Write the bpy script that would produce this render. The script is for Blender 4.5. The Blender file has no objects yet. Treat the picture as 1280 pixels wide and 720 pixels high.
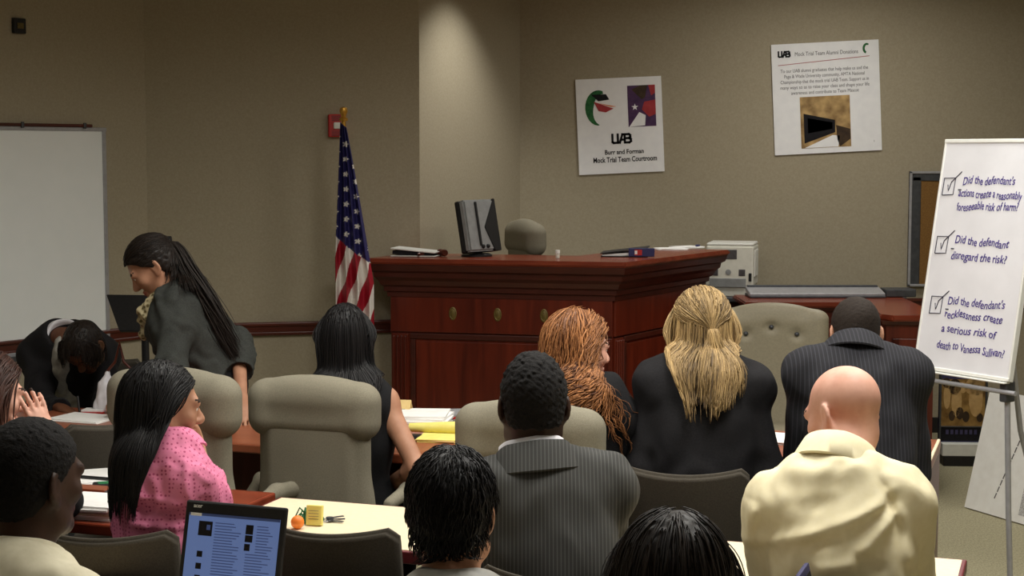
import bpy, bmesh, math, random
import numpy as np
from mathutils import Vector, Matrix, Euler

SC = bpy.context.scene
COL = SC.collection
PI = math.pi
R = math.radians

# ---------------------------------------------------------------- camera
F_PX, HORIZON = 2000.0, 192.0
PITCH = math.atan((360 - HORIZON) / F_PX)
CAM_H = 1.8
cam_d = bpy.data.cameras.new('camera'); cam = bpy.data.objects.new('camera', cam_d); COL.objects.link(cam)
cam.location = (0, 0, CAM_H); cam.rotation_euler = (PI / 2 - PITCH, 0, 0)
cam_d.sensor_width = 36; cam_d.lens = 36 * F_PX / 1280; cam_d.clip_start = .05; cam_d.clip_end = 100
SC.camera = cam

# ---------------------------------------------------------------- world, exposure
SC.view_settings.view_transform = 'Standard'
SC.view_settings.look = 'None'
SC.view_settings.exposure = 0.0
SC.view_settings.gamma = 1.0
SC.view_settings.use_curve_mapping = False
W = bpy.data.worlds.new('world'); SC.world = W; W.use_nodes = True
W.node_tree.nodes['Background'].inputs[0].default_value = (.85, .9, 1, 1)
W.node_tree.nodes['Background'].inputs[1].default_value = .02
SC.cycles.max_bounces = 6

# ---------------------------------------------------------------- ceiling lamps of the room
CEIL = 3.1
LC = (1, .98, .925)
LAMPS = [  # x, y, size x, size y, power, colour
    (-0.6, 4.7, .6, 1.2, 28, LC),
    (1.0, 3.8, .6, 1.2, 44, LC),
    (-2.4, 3.6, .6, 1.2, 6, LC),
    (0.2, 5.7, .6, 1.2, 15, LC),
    (2.0, 5.6, .6, 1.2, 34, LC),
    (2.0, 8.8, .6, 1.2, 20, LC),
    (0.2, 1.0, .6, 1.2, 3, LC),
]
for i, (x, y, sx, sy, pw, c) in enumerate(LAMPS):
    ld = bpy.data.lights.new('lamp_light', 'AREA'); ld.shape = 'RECTANGLE'
    ld.size = sx - .06; ld.size_y = sy - .06; ld.energy = pw; ld.color = c; ld.spread = R(163)
    lo = bpy.data.objects.new('lamp_light', ld); COL.objects.link(lo)
    lo.location = (x, y, CEIL - .03)

SPOT_AT, SPOT_TO, SPOT_W = Vector((.10, 9.10, CEIL - .03)), Vector((.02, 9.13, 2.0)), 64
ld = bpy.data.lights.new('spot_light', 'SPOT'); ld.energy = SPOT_W; ld.spot_size = R(98); ld.spot_blend = .75; ld.color = LC; ld.shadow_soft_size = .05
lo = bpy.data.objects.new('spot_light', ld); COL.objects.link(lo); lo.location = SPOT_AT; lo.rotation_euler = (SPOT_TO - SPOT_AT).to_track_quat('-Z', 'Y').to_euler()

# ---------------------------------------------------------------- helpers
def P(px, py, Y):
    """point of the world at distance Y seen at a photograph pixel"""
    u = (px - 640) / F_PX; v = (360 - py) / F_PX
    d = Vector((u, math.cos(PITCH) + v * math.sin(PITCH), -math.sin(PITCH) + v * math.cos(PITCH)))
    return Vector((0, 0, CAM_H)) + d * (Y / d.y)
def PZ(px, py, z):
    """point of the world at height z seen at a photograph pixel"""
    u = (px - 640) / F_PX; v = (360 - py) / F_PX
    d = Vector((u, math.cos(PITCH) + v * math.sin(PITCH), -math.sin(PITCH) + v * math.cos(PITCH)))
    return Vector((0, 0, CAM_H)) + d * ((z - CAM_H) / d.z)

def srgb(r, g, b):
    f = lambda c: (c / 255 / 12.92) if c / 255 <= .04045 else ((c / 255 + .055) / 1.055) ** 2.4
    return (f(r), f(g), f(b), 1)

class NT:
    def __init__(s, name, rough=.6, spec=.5, metal=0.0):
        s.m = bpy.data.materials.new(name); s.m.use_nodes = True
        s.t = s.m.node_tree; s.b = s.t.nodes['Principled BSDF']
        s.b.inputs['Roughness'].default_value = rough
        s.b.inputs['Specular IOR Level'].default_value = spec
        s.b.inputs['Metallic'].default_value = metal
    def n(s, kind, **kw):
        nd = s.t.nodes.new(kind)
        for k, v in kw.items():
            if k in nd.inputs.keys(): nd.inputs[k].default_value = v
            else: setattr(nd, k, v)
        return nd
    def l(s, a, b): s.t.links.new(a, b)
    def coord(s, scale=(1, 1, 1), rot=(0, 0, 0)):
        tc = s.n('ShaderNodeTexCoord'); mp = s.n('ShaderNodeMapping')
        mp.inputs['Scale'].default_value = scale; mp.inputs['Rotation'].default_value = rot
        s.l(tc.outputs['Object'], mp.inputs[0]); return mp.outputs[0]
    def ramp(s, fac, stops):
        r = s.n('ShaderNodeValToRGB'); e = r.color_ramp.elements
        while len(e) < len(stops): e.new(.5)
        for i, (p, c) in enumerate(stops): e[i].position = p; e[i].color = c
        s.l(fac, r.inputs[0]); return r.outputs[0]
    def base(s, out): s.l(out, s.b.inputs['Base Color'])
    def bump(s, h, strength=.2, dist=.01):
        b = s.n('ShaderNodeBump'); b.inputs['Strength'].default_value = strength; b.inputs['Distance'].default_value = dist
        s.l(h, b.inputs['Height']); s.l(b.outputs[0], s.b.inputs['Normal'])

def mat_noise(name, c1, c2, scale=40, rough=.7, spec=.4, metal=0, bump=0, detail=4, stretch=(1, 1, 1), bd=.004):
    t = NT(name, rough, spec, metal)
    nz = t.n('ShaderNodeTexNoise'); nz.inputs['Scale'].default_value = scale; nz.inputs['Detail'].default_value = detail
    t.l(t.coord(stretch), nz.inputs['Vector'])
    t.base(t.ramp(nz.outputs['Fac'], [(.3, c1), (.7, c2)]))
    if bump: t.bump(nz.outputs['Fac'], bump, bd)
    return t.m

def mat_wood(name, c1, c2, scale=3, rough=.32, stretch=(6, 6, .6)):
    t = NT(name, rough, .5)
    nz = t.n('ShaderNodeTexNoise'); nz.inputs['Scale'].default_value = scale; nz.inputs['Detail'].default_value = 8
    nz.inputs['Distortion'].default_value = .6
    t.l(t.coord(stretch), nz.inputs['Vector'])
    t.base(t.ramp(nz.outputs['Fac'], [(.3, c1), (.7, c2)]))
    return t.m

def mat_stripe(name, base, line, freq, width=.08, rough=.8, noise=.0):
    """vertical pin stripes on a dark cloth"""
    t = NT(name, rough, .25)
    w = t.n('ShaderNodeTexWave'); w.wave_type = 'BANDS'; w.bands_direction = 'X'; w.inputs['Scale'].default_value = freq
    w.inputs['Distortion'].default_value = noise; w.inputs['Detail'].default_value = 1; w.inputs['Detail Scale'].default_value = .6
    t.l(t.coord(), w.inputs['Vector'])
    t.base(t.ramp(w.outputs['Fac'], [(1 - width * 2, base), (1 - width, line)]))
    return t.m

def mat_hair(name, c1, c2, rough=.38, spec=.5):
    t = NT(name, rough, spec)
    a = t.n('ShaderNodeAttribute'); a.attribute_name = 'shade'
    t.base(t.ramp(a.outputs['Fac'], [(0, c1), (1, c2)]))
    return t.m

def mesh_np(name, V, Fq, mats=None, smooth=True, midx=None, attr=None):
    """mesh from numpy arrays; Fq is an (n,4) or (n,3) int array"""
    V = np.asarray(V, np.float32); Fq = np.asarray(Fq, np.int32)
    me = bpy.data.meshes.new(name)
    me.vertices.add(len(V)); me.vertices.foreach_set('co', V.ravel())
    k = Fq.shape[1]
    me.loops.add(Fq.size); me.loops.foreach_set('vertex_index', Fq.ravel())
    me.polygons.add(len(Fq)); me.polygons.foreach_set('loop_start', np.arange(0, Fq.size, k, dtype=np.int32))
    for m in (mats if isinstance(mats, (list, tuple)) else [mats]):
        if m: me.materials.append(m)
    if midx is not None: me.polygons.foreach_set('material_index', np.asarray(midx, np.int32))
    me.polygons.foreach_set('use_smooth', np.full(len(Fq), smooth, bool))
    if attr is not None:
        at = me.attributes.new('shade', 'FLOAT', 'POINT'); at.data.foreach_set('value', np.asarray(attr, np.float32))
    me.update(calc_edges=True); me.validate()
    return me

def link(name, me, parent=None, loc=(0, 0, 0), rot=(0, 0, 0)):
    o = bpy.data.objects.new(name, me); COL.objects.link(o)
    if parent: o.parent = parent
    o.location = loc; o.rotation_euler = rot
    return o

def tag(o, label=None, cat=None, group=None, kind=None):
    if label: o['label'] = label
    if cat: o['category'] = cat
    if group: o['group'] = group
    if kind: o['kind'] = kind
    return o

def thing(name, label, cat, loc=(0, 0, 0), rz=0, group=None):
    o = bpy.data.objects.new(name, None); COL.objects.link(o)
    o.empty_display_size = .1
    o.location = loc; o.rotation_euler = (0, 0, rz)
    return tag(o, label, cat, group)

def copy_tree(o, parent=None):
    c = o.copy(); COL.objects.link(c); c.parent = parent
    for ch in list(o.children): copy_tree(ch, c)
    return c

class MB:
    """collects shapes into one mesh"""
    def __init__(s): s.bm = bmesh.new()
    def _merge(s, b, M=None):
        if M is not None: bmesh.ops.transform(b, matrix=M, verts=b.verts)
        me = bpy.data.meshes.new('t'); b.to_mesh(me); b.free(); s.bm.from_mesh(me); bpy.data.meshes.remove(me)
    def box(s, c, size, rot=(0, 0, 0), bev=0.0, seg=2):
        b = bmesh.new(); bmesh.ops.create_cube(b, size=1)
        bmesh.ops.scale(b, vec=size, verts=b.verts)
        if bev: bmesh.ops.bevel(b, geom=b.edges[:], offset=bev, segments=seg, affect='EDGES', profile=.5)
        s._merge(b, Matrix.Translation(c) @ Euler(rot).to_matrix().to_4x4()); return s
    def prism(s, poly, z0, z1, M=None, bev=0):
        b = bmesh.new()
        vs = [b.verts.new((x, y, z0)) for x, y in poly]
        f = b.faces.new(vs)
        r = bmesh.ops.extrude_face_region(b, geom=[f])
        bmesh.ops.translate(b, vec=(0, 0, z1 - z0), verts=[v for v in r['geom'] if isinstance(v, bmesh.types.BMVert)])
        bmesh.ops.recalc_face_normals(b, faces=b.faces)
        if bev: bmesh.ops.bevel(b, geom=b.edges[:], offset=bev, segments=2, affect='EDGES')
        s._merge(b, M); return s
    def tube(s, pts, rad, n=10, caps=True):
        pts = [Vector(p) for p in pts]
        rads = rad if isinstance(rad, (list, tuple)) else [rad] * len(pts)
        b = bmesh.new(); rings = []; prev = None
        for i, p in enumerate(pts):
            t = (pts[min(i + 1, len(pts) - 1)] - pts[max(i - 1, 0)]).normalized()
            if prev is None:
                a = Vector((0, 0, 1)) if abs(t.z) < .9 else Vector((1, 0, 0))
                prev = t.cross(a).normalized()
            prev = (prev - t * prev.dot(t)).normalized(); q = t.cross(prev)
            rings.append([b.verts.new(p + (prev * math.cos(2 * PI * k / n) + q * math.sin(2 * PI * k / n)) * rads[i]) for k in range(n)])
        for i in range(len(rings) - 1):
            for k in range(n):
                b.faces.new((rings[i][k], rings[i][(k + 1) % n], rings[i + 1][(k + 1) % n], rings[i + 1][k]))
        if caps:
            b.faces.new(rings[0][::-1]); b.faces.new(rings[-1])
        bmesh.ops.recalc_face_normals(b, faces=b.faces)
        s._merge(b); return s
    def lathe(s, prof, n=24, M=None):
        b = bmesh.new(); rings = []
        for r, z in prof:
            rings.append([b.verts.new((max(r, 1e-4) * math.cos(2 * PI * k / n), max(r, 1e-4) * math.sin(2 * PI * k / n), z)) for k in range(n)])
        for i in range(len(rings) - 1):
            for k in range(n):
                b.faces.new((rings[i][k], rings[i][(k + 1) % n], rings[i + 1][(k + 1) % n], rings[i + 1][k]))
        b.faces.new(rings[0][::-1]); b.faces.new(rings[-1])
        bmesh.ops.recalc_face_normals(b, faces=b.faces)
        s._merge(b, M); return s
    def sphere(s, c, r, n=16, scale=(1, 1, 1)):
        b = bmesh.new(); bmesh.ops.create_uvsphere(b, u_segments=n, v_segments=n // 2, radius=r)
        s._merge(b, Matrix.Translation(c) @ Matrix.Diagonal((*scale, 1))); return s
    def grid(s, rows):
        """rows: list of rows of points"""
        b = bmesh.new(); vs = [[b.verts.new(p) for p in r] for r in rows]
        for i in range(len(vs) - 1):
            for k in range(len(vs[0]) - 1):
                b.faces.new((vs[i][k], vs[i][k + 1], vs[i + 1][k + 1], vs[i + 1][k]))
        s._merge(b); return s
    def build(s, name, mat, parent=None, smooth=False, loc=(0, 0, 0), rot=(0, 0, 0), angle=40):
        me = bpy.data.meshes.new(name); s.bm.to_mesh(me); s.bm.free()
        for m in (mat if isinstance(mat, (list, tuple)) else [mat]): me.materials.append(m)
        if smooth:
            me.polygons.foreach_set('use_smooth', [True] * len(me.polygons))
            if angle < 180: me.set_sharp_from_angle(angle=R(angle))
        return link(name, me, parent, loc, rot)

def struct(o): o['kind'] = 'structure'; return o

def text_mesh(body, size, align='CENTER', shear=0, bold=0, sx=1.0, seed=None, jit=0):
    """flat lettering as mesh data in the x-y plane"""
    cu = bpy.data.curves.new('lettering', 'FONT'); cu.body = body; cu.size = size; cu.align_x = align; cu.align_y = 'CENTER'
    cu.shear = shear; cu.offset = bold; cu.extrude = .0004; cu.resolution_u = 3
    ob = bpy.data.objects.new('t', cu); COL.objects.link(ob)
    dg = bpy.context.evaluated_depsgraph_get()
    me = bpy.data.meshes.new_from_object(ob.evaluated_get(dg))
    bpy.data.objects.remove(ob); bpy.data.curves.remove(cu)
    co = np.empty(len(me.vertices) * 3, np.float32); me.vertices.foreach_get('co', co); co = co.reshape(-1, 3)
    co[:, 0] *= sx
    if jit:
        rs = np.random.RandomState(seed or 0)
        for a in range(5):
            kx = rs.uniform(.5, 3.2) / size; ph = rs.uniform(0, 6.28, 2)
            co[:, 1] += jit * np.sin(kx * co[:, 0] + ph[0]); co[:, 0] += jit * .8 * np.sin(kx * co[:, 0] * .9 + ph[1] + co[:, 1] / size * 2)
    me.vertices.foreach_set('co', co.ravel()); me.update()
    return me

def text(body, size, mat, parent, M, name='lettering', fit=None, **kw):
    me = text_mesh(body, size, **kw)
    if fit:
        xs = [v.co.x for v in me.vertices]; k = fit / (max(xs) - min(xs))
        for v in me.vertices: v.co.x *= k
    me.name = name; me.transform(M); me.materials.clear(); me.materials.append(mat)
    return link(name, me, parent)

# ---------------------------------------------------------------- implicit surfaces (smooth continuous bodies)
def A3(v): return np.array([v[0], v[1], v[2]], np.float32)

class Field:
    def __init__(s, lo, hi, h):
        s.lo = A3(lo); s.h = h
        s.n = np.ceil((A3(hi) - s.lo) / h).astype(int) + 1
        s.d = np.full(s.n, 1.0, np.float32)
        s.ax = [s.lo[i] + h * np.arange(s.n[i], dtype=np.float32) for i in range(3)]
    def blk(s, lo, hi):
        a = np.clip(np.floor((A3(lo) - s.lo) / s.h).astype(int), 0, s.n); b = np.clip(np.ceil((A3(hi) - s.lo) / s.h).astype(int) + 1, 0, s.n)
        if (b - a <= 0).any(): return None
        sl = tuple(slice(a[i], b[i]) for i in range(3))
        return sl, s.ax[0][sl[0]][:, None, None], s.ax[1][sl[1]][None, :, None], s.ax[2][sl[2]][None, None, :]
    def put(s, sl, v, k, sub):
        d = s.d[sl]
        if sub:
            v = -v
            if k: hh = np.maximum(k - np.abs(d - v), 0) / k; s.d[sl] = np.maximum(d, v) + hh * hh * k / 4
            else: s.d[sl] = np.maximum(d, v)
        else:
            if k: hh = np.maximum(k - np.abs(d - v), 0) / k; s.d[sl] = np.minimum(d, v) - hh * hh * k / 4
            else: s.d[sl] = np.minimum(d, v)
    def ell(s, c, r, M=None, k=.03, sub=False):
        """ellipsoid; M rows are its axes"""
        c = A3(c); r = A3(r); m = max(r) + k + .03
        q = s.blk(c - m, c + m)
        if q is None: return
        sl, x, y, z = q; x = x - c[0]; y = y - c[1]; z = z - c[2]
        if M is None: a, b, e = x, y, z
        else:
            M = np.array(M, np.float32)
            a = M[0, 0] * x + M[0, 1] * y + M[0, 2] * z; b = M[1, 0] * x + M[1, 1] * y + M[1, 2] * z; e = M[2, 0] * x + M[2, 1] * y + M[2, 2] * z
        k0 = np.sqrt((a / r[0]) ** 2 + (b / r[1]) ** 2 + (e / r[2]) ** 2)
        k1 = np.sqrt((a / r[0] ** 2) ** 2 + (b / r[1] ** 2) ** 2 + (e / r[2] ** 2) ** 2) + 1e-6
        s.put(sl, k0 * (k0 - 1) / k1, k, sub)
    def cap(s, a, b, ra, rb=None, k=.03, sub=False, flat=None):
        """tapered round bar; flat=(axis vector, factor) squeezes it along that axis"""
        rb = ra if rb is None else rb
        a = A3(a); b = A3(b); m = max(ra, rb) * 1.3 + k + .03
        q = s.blk(np.minimum(a, b) - m, np.maximum(a, b) + m)
        if q is None: return
        sl, x, y, z = q; ab = b - a; L = float(ab @ ab) + 1e-9
        t = np.clip(((x - a[0]) * ab[0] + (y - a[1]) * ab[1] + (z - a[2]) * ab[2]) / L, 0, 1)
        dx = x - a[0] - t * ab[0]; dy = y - a[1] - t * ab[1]; dz = z - a[2] - t * ab[2]
        if flat is not None:
            n = A3(flat[0]); n = n / np.linalg.norm(n); w = (dx * n[0] + dy * n[1] + dz * n[2]) * (flat[1] - 1)
            dx = dx + w * n[0]; dy = dy + w * n[1]; dz = dz + w * n[2]
        v = np.sqrt(dx * dx + dy * dy + dz * dz) - (ra + (rb - ra) * t)
        s.put(sl, v, k, sub)
    def box(s, c, half, rnd=.02, M=None, k=.02, sub=False):
        c = A3(c); hf = A3(half); m = float(np.linalg.norm(hf)) + k + .03
        q = s.blk(c - m, c + m)
        if q is None: return
        sl, x, y, z = q; x = x - c[0]; y = y - c[1]; z = z - c[2]
        if M is None: a, b, e = x, y, z
        else:
            M = np.array(M, np.float32)
            a = M[0, 0] * x + M[0, 1] * y + M[0, 2] * z; b = M[1, 0] * x + M[1, 1] * y + M[1, 2] * z; e = M[2, 0] * x + M[2, 1] * y + M[2, 2] * z
        a = np.abs(a) - hf[0] + rnd; b = np.abs(b) - hf[1] + rnd; e = np.abs(e) - hf[2] + rnd
        v = np.sqrt(np.maximum(a, 0) ** 2 + np.maximum(b, 0) ** 2 + np.maximum(e, 0) ** 2) + np.minimum(np.maximum(np.maximum(a, b), e), 0) - rnd
        s.put(sl, v, k, sub)
    def half(s, p, n, k=.0):
        """cut away everything on the side n points to"""
        n = A3(n); n = n / np.linalg.norm(n); p = A3(p)
        x, y, z = s.ax[0][:, None, None], s.ax[1][None, :, None], s.ax[2][None, None, :]
        v = (x - p[0]) * n[0] + (y - p[1]) * n[1] + (z - p[2]) * n[2]
        s.d = np.maximum(s.d, v)
    def cut(s, fn):
        x, y, z = s.ax[0][:, None, None], s.ax[1][None, :, None], s.ax[2][None, None, :]
        s.d = np.maximum(s.d, fn(x, y, z).astype(np.float32))
    def ridge(s, a, b, amp, w, w2=None, ymax=None):
        """a soft cloth fold running from a to b, seen from the front or the back"""
        near = np.abs(s.d) < .05; ii = np.nonzero(near)
        x = s.ax[0][ii[0]]; y = s.ax[1][ii[1]]; z = s.ax[2][ii[2]]
        dx, dz = b[0] - a[0], b[2] - a[2]; L2 = dx * dx + dz * dz
        t = ((x - a[0]) * dx + (z - a[2]) * dz) / L2; tc = np.clip(t, 0, 1)
        dd = np.hypot(x - a[0] - tc * dx, z - a[2] - tc * dz)
        ww = w + ((w2 if w2 else w) - w) * tc
        v = amp * np.exp(-(dd / ww) ** 2) * np.clip(np.sin(PI * np.clip(tc, .02, .98)) * 1.6, 0, 1)
        if ymax is not None: v = np.where(y < ymax, v, 0)
        s.d[ii] -= v
    def disp(s, amp, wl, seed=0, n=5, squash=(1, 1, 1)):
        rs = np.random.RandomState(seed)
        near = np.abs(s.d) < max(.03, amp * 3)
        ii = np.nonzero(near); p = np.stack([s.ax[i][ii[i]] for i in range(3)], 1) * np.array(squash, np.float32)
        v = np.zeros(len(p), np.float32)
        w = p + wl * .25 * np.sin(p[:, [1, 2, 0]] * 2 * PI / (wl * 1.7) + 1.3)
        for i in range(n):
            dr = rs.normal(size=3); dr /= np.linalg.norm(dr)
            v += np.sin(w @ dr.astype(np.float32) * 2 * PI / (wl * rs.uniform(.7, 1.5)) + rs.uniform(0, 6.28))
        s.d[ii] += amp * v / math.sqrt(n)
    def mesh(s):
        d = s.d; g = d < 0
        c = np.zeros(np.array(d.shape) - 1, np.int8)
        for i in (0, 1):
            for j in (0, 1):
                for k in (0, 1):
                    c += g[i:i + c.shape[0], j:j + c.shape[1], k:k + c.shape[2]]
        mask = (c > 0) & (c < 8); idx = np.argwhere(mask)
        cor = np.array([(i, j, k) for i in (0, 1) for j in (0, 1) for k in (0, 1)])
        val = np.stack([d[idx[:, 0] + o[0], idx[:, 1] + o[1], idx[:, 2] + o[2]] for o in cor], 1)
        val = np.clip(val, -s.h * 3, s.h * 3)
        acc = np.zeros((len(idx), 3), np.float32); cnt = np.zeros(len(idx), np.float32)
        for a in range(8):
            for b in range(a + 1, 8):
                if np.abs(cor[a] - cor[b]).sum() != 1: continue
                va, vb = val[:, a], val[:, b]; x = (va < 0) != (vb < 0)
                t = np.where(x, va / np.where(va == vb, 1, va - vb), 0)[:, None]
                acc += np.where(x[:, None], cor[a] + (cor[b] - cor[a]) * t, 0); cnt += x
        V = s.lo + s.h * (idx + acc / cnt[:, None])
        vid = np.full(mask.shape, -1, np.int32); vid[mask] = np.arange(len(idx))
        Fs = []
        for ax in range(3):
            u, v = (ax + 1) % 3, (ax + 2) % 3
            s0 = [slice(1, -1)] * 3; s1 = [slice(1, -1)] * 3; s0[ax] = slice(0, -1); s1[ax] = slice(1, None)
            a, b = g[tuple(s0)], g[tuple(s1)]
            e = np.argwhere(a != b); 
            if not len(e): continue
            flip = a[e[:, 0], e[:, 1], e[:, 2]]
            base = e.copy(); base[:, u] += 1; base[:, v] += 1
            q = []
            for du, dv in ((-1, -1), (0, -1), (0, 0), (-1, 0)):
                t = base.copy(); t[:, u] += du; t[:, v] += dv; q.append(vid[t[:, 0], t[:, 1], t[:, 2]])
            q = np.stack(q, 1); q[~flip] = q[~flip][:, ::-1]
            Fs.append(q)
        Fq = np.concatenate(Fs); Fq = Fq[(Fq >= 0).all(1)]
        return V, Fq
    def build(s, name, mats, parent, origin=(0, 0, 0), midx=None, shade=None):
        V, Fq = s.mesh()
        mi = midx(V[Fq].mean(1)) if midx else None
        sh = shade(V) if shade else None
        return link(name, mesh_np(name, V - A3(origin), Fq, mats, True, mi, sh), parent)
# ---------------------------------------------------------------- materials
M = {}
M['wall'] = mat_noise('wall_paper', srgb(160, 150, 128), srgb(170, 160, 138), 90, .9, .2, bump=.15, bd=.002)
M['ceil'] = mat_noise('ceiling_tile', srgb(190, 186, 172), srgb(205, 200, 186), 60, .9, .2)
M['carpet'] = mat_noise('carpet', srgb(138, 132, 108), srgb(176, 169, 140), 160, .95, .1, bump=.4, bd=.004, stretch=(1, .35, 1))
M['cherry'] = mat_wood('cherry_wood', srgb(74, 23, 12), srgb(106, 38, 20))
M['cherry_top'] = mat_wood('cherry_top', srgb(108, 44, 28), srgb(138, 62, 40), rough=.25, stretch=(.6, 6, 6))
M['cherry_dark'] = mat_wood('dark_cherry', srgb(58, 20, 11), srgb(76, 28, 16), rough=.4, stretch=(.6, 6, 6))
M['rail'] = mat_wood('rail_wood', srgb(66, 24, 14), srgb(88, 36, 22), stretch=(.6, .6, 6))
M['table_top'] = mat_wood('counsel_top', srgb(132, 70, 46), srgb(158, 90, 62), rough=.3, stretch=(.8, 6, 6))
M['cream_lam'] = mat_noise('cream_laminate', srgb(232, 216, 182), srgb(238, 224, 192), 60, .4, .4)
M['maroon'] = mat_noise('maroon_edge', srgb(96, 26, 32), srgb(110, 34, 40), 40, .4, .5)
M['taupe'] = mat_noise('taupe_cloth', srgb(122, 117, 101), srgb(138, 132, 115), 260, .85, .25, bump=.12, bd=.002)
M['taupe_light'] = mat_noise('taupe_leather', srgb(142, 134, 114), srgb(152, 144, 122), 120, .55, .35, bump=.06, bd=.002)
M['char_cloth'] = mat_noise('charcoal_cloth', srgb(68, 63, 56), srgb(80, 75, 66), 260, .9, .2, bump=.12, bd=.002)
M['black'] = mat_noise('black_plastic', srgb(20, 19, 20), srgb(28, 27, 28), 80, .5, .4)
M['steel'] = mat_noise('grey_metal', srgb(160, 160, 164), srgb(176, 176, 180), 30, .35, .5, .25)
M['darksteel'] = mat_noise('dark_grey_metal', srgb(70, 72, 76), srgb(86, 88, 92), 30, .45, .5, .5)
M['gold'] = mat_noise('brass', srgb(190, 140, 50), srgb(210, 160, 70), 30, .35, .5, .7)
M['medal'] = mat_noise('antique_brass', srgb(96, 80, 36), srgb(116, 98, 48), 60, .5, .5, .3)
M['paper'] = mat_noise('white_paper', srgb(236, 234, 230), srgb(244, 243, 240), 20, .7, .3)
M['poster'] = mat_noise('poster_paper', srgb(240, 240, 242), srgb(246, 246, 247), 20, .6, .3)
M['board'] = mat_noise('marker_board', srgb(222, 222, 226), srgb(230, 230, 234), 8, .22, .5)
M['board_wall'] = mat_noise('wall_marker_board', srgb(242, 246, 246), srgb(246, 249, 249), 8, .3, .5)
M['ink'] = mat_noise('marker_ink', srgb(56, 44, 120), srgb(80, 62, 140), 60, .7, .2)
M['ink_dark'] = mat_noise('dark_ink', srgb(50, 50, 66), srgb(66, 64, 84), 60, .7, .2)
M['print'] = mat_noise('print_black', srgb(22, 20, 24), srgb(30, 28, 32), 60, .7, .2)
M['print_grey'] = mat_noise('print_grey', srgb(86, 82, 84), srgb(100, 96, 98), 60, .7, .2)
M['yellow'] = mat_noise('legal_pad_yellow', srgb(226, 212, 110), srgb(234, 222, 130), 30, .7, .3)
M['manila'] = mat_noise('manila_card', srgb(214, 184, 122), srgb(224, 196, 136), 30, .7, .3)
M['red'] = mat_noise('red_plastic', srgb(176, 28, 26), srgb(192, 38, 34), 30, .45, .5)
M['navy'] = mat_noise('navy_vinyl', srgb(34, 36, 84), srgb(44, 46, 98), 30, .45, .5)
M['green'] = mat_noise('green_plastic', srgb(28, 92, 56), srgb(40, 116, 70), 90, .6, .4)
M['orange'] = mat_noise('orange_rubber', srgb(226, 120, 36), srgb(236, 134, 46), 30, .5, .5)
M['beige'] = mat_noise('beige_plastic', srgb(212, 210, 198), srgb(222, 220, 208), 30, .5, .4)
M['white_pl'] = mat_noise('white_plastic', srgb(226, 226, 220), srgb(234, 234, 228), 30, .4, .5)
M['grey_pl'] = mat_noise('silver_plastic', srgb(136, 138, 138), srgb(150, 152, 152), 30, .4, .5)
M['cork'] = mat_noise('cork', srgb(116, 84, 44), srgb(140, 104, 58), 120, .9, .2, bump=.2)
M['vinyl_base'] = mat_noise('black_vinyl', srgb(22, 20, 20), srgb(32, 30, 30), 40, .5, .4)
def skin(n, a, b): 
    return mat_noise('skin_' + n, srgb(*a), srgb(*b), 26, .5, .35)
M['skin_fair'] = skin('fair', (214, 158, 136), (228, 176, 154))
M['skin_tan'] = skin('tan', (168, 120, 94), (184, 136, 108))
M['skin_brown'] = skin('brown', (92, 56, 38), (110, 70, 48))
M['skin_deep'] = skin('deep', (52, 32, 22), (66, 42, 30))
M['lip'] = mat_noise('lip', srgb(160, 84, 76), srgb(172, 94, 84), 30, .45, .4)
M['lip_deep'] = mat_noise('deep_lip', srgb(74, 42, 36), srgb(84, 50, 42), 30, .45, .4)
M['brow'] = mat_noise('brow_hair', srgb(40, 26, 18), srgb(54, 36, 26), 60, .7, .3)
M['eye'] = mat_noise('eye_white', srgb(226, 222, 216), srgb(232, 228, 222), 10, .2, .5)
M['iris'] = mat_noise('iris', srgb(48, 30, 18), srgb(60, 38, 24), 60, .2, .5)
M['hair_black'] = mat_hair('black_hair', srgb(10, 9, 10), srgb(24, 21, 22), .52, .25)
M['hair_dark'] = mat_hair('dark_brown_hair', srgb(18, 13, 11), srgb(44, 34, 27), .5, .28)
M['hair_brown'] = mat_hair('brown_hair', srgb(50, 28, 22), srgb(78, 48, 38), .45, .35)
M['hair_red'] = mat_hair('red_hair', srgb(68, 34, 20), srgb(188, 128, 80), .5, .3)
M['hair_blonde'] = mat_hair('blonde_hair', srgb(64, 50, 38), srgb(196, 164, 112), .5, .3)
M['hair_crop_brown'] = mat_noise('cropped_brown_hair', srgb(30, 23, 19), srgb(44, 35, 28), 260, .8, .25, bump=.4, bd=.003)
M['hair_crop'] = mat_noise('cropped_hair', srgb(14, 12, 12), srgb(24, 21, 20), 220, .85, .25, bump=.5, bd=.004)
M['suit_grey'] = mat_stripe('grey_pinstripe', srgb(62, 62, 60), srgb(84, 84, 82), 34, .12, .85)
M['suit_char'] = mat_stripe('charcoal_pinstripe', srgb(38, 38, 42), srgb(54, 54, 60), 26, .10, .85)
M['suit_black'] = mat_noise('black_wool', srgb(24, 23, 25), srgb(34, 33, 35), 200, .85, .2)
M['suit_stand'] = mat_noise('dark_grey_wool', srgb(46, 48, 46), srgb(62, 64, 60), 200, .85, .25)
M['shirt_white'] = mat_noise('white_cotton', srgb(222, 220, 226), srgb(232, 230, 234), 60, .8, .2)
M['shirt_cream'] = mat_noise('cream_cotton', srgb(214, 206, 178), srgb(224, 216, 190), 60, .8, .2)
M['shirt_yellow'] = mat_noise('yellow_cotton', srgb(242, 230, 190), srgb(247, 236, 200), 60, .75, .25)
M['shirt_grey'] = mat_noise('grey_satin', srgb(150, 148, 142), srgb(170, 168, 160), 60, .5, .3)
M['trouser'] = mat_noise('dark_trousers', srgb(30, 30, 34), srgb(42, 42, 46), 200, .85, .2)
M['jeans'] = mat_noise('blue_jeans', srgb(48, 58, 84), srgb(66, 78, 108), 200, .85, .2)
M['shoe'] = mat_noise('black_leather', srgb(18, 16, 16), srgb(26, 24, 24), 40, .4, .5)
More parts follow.
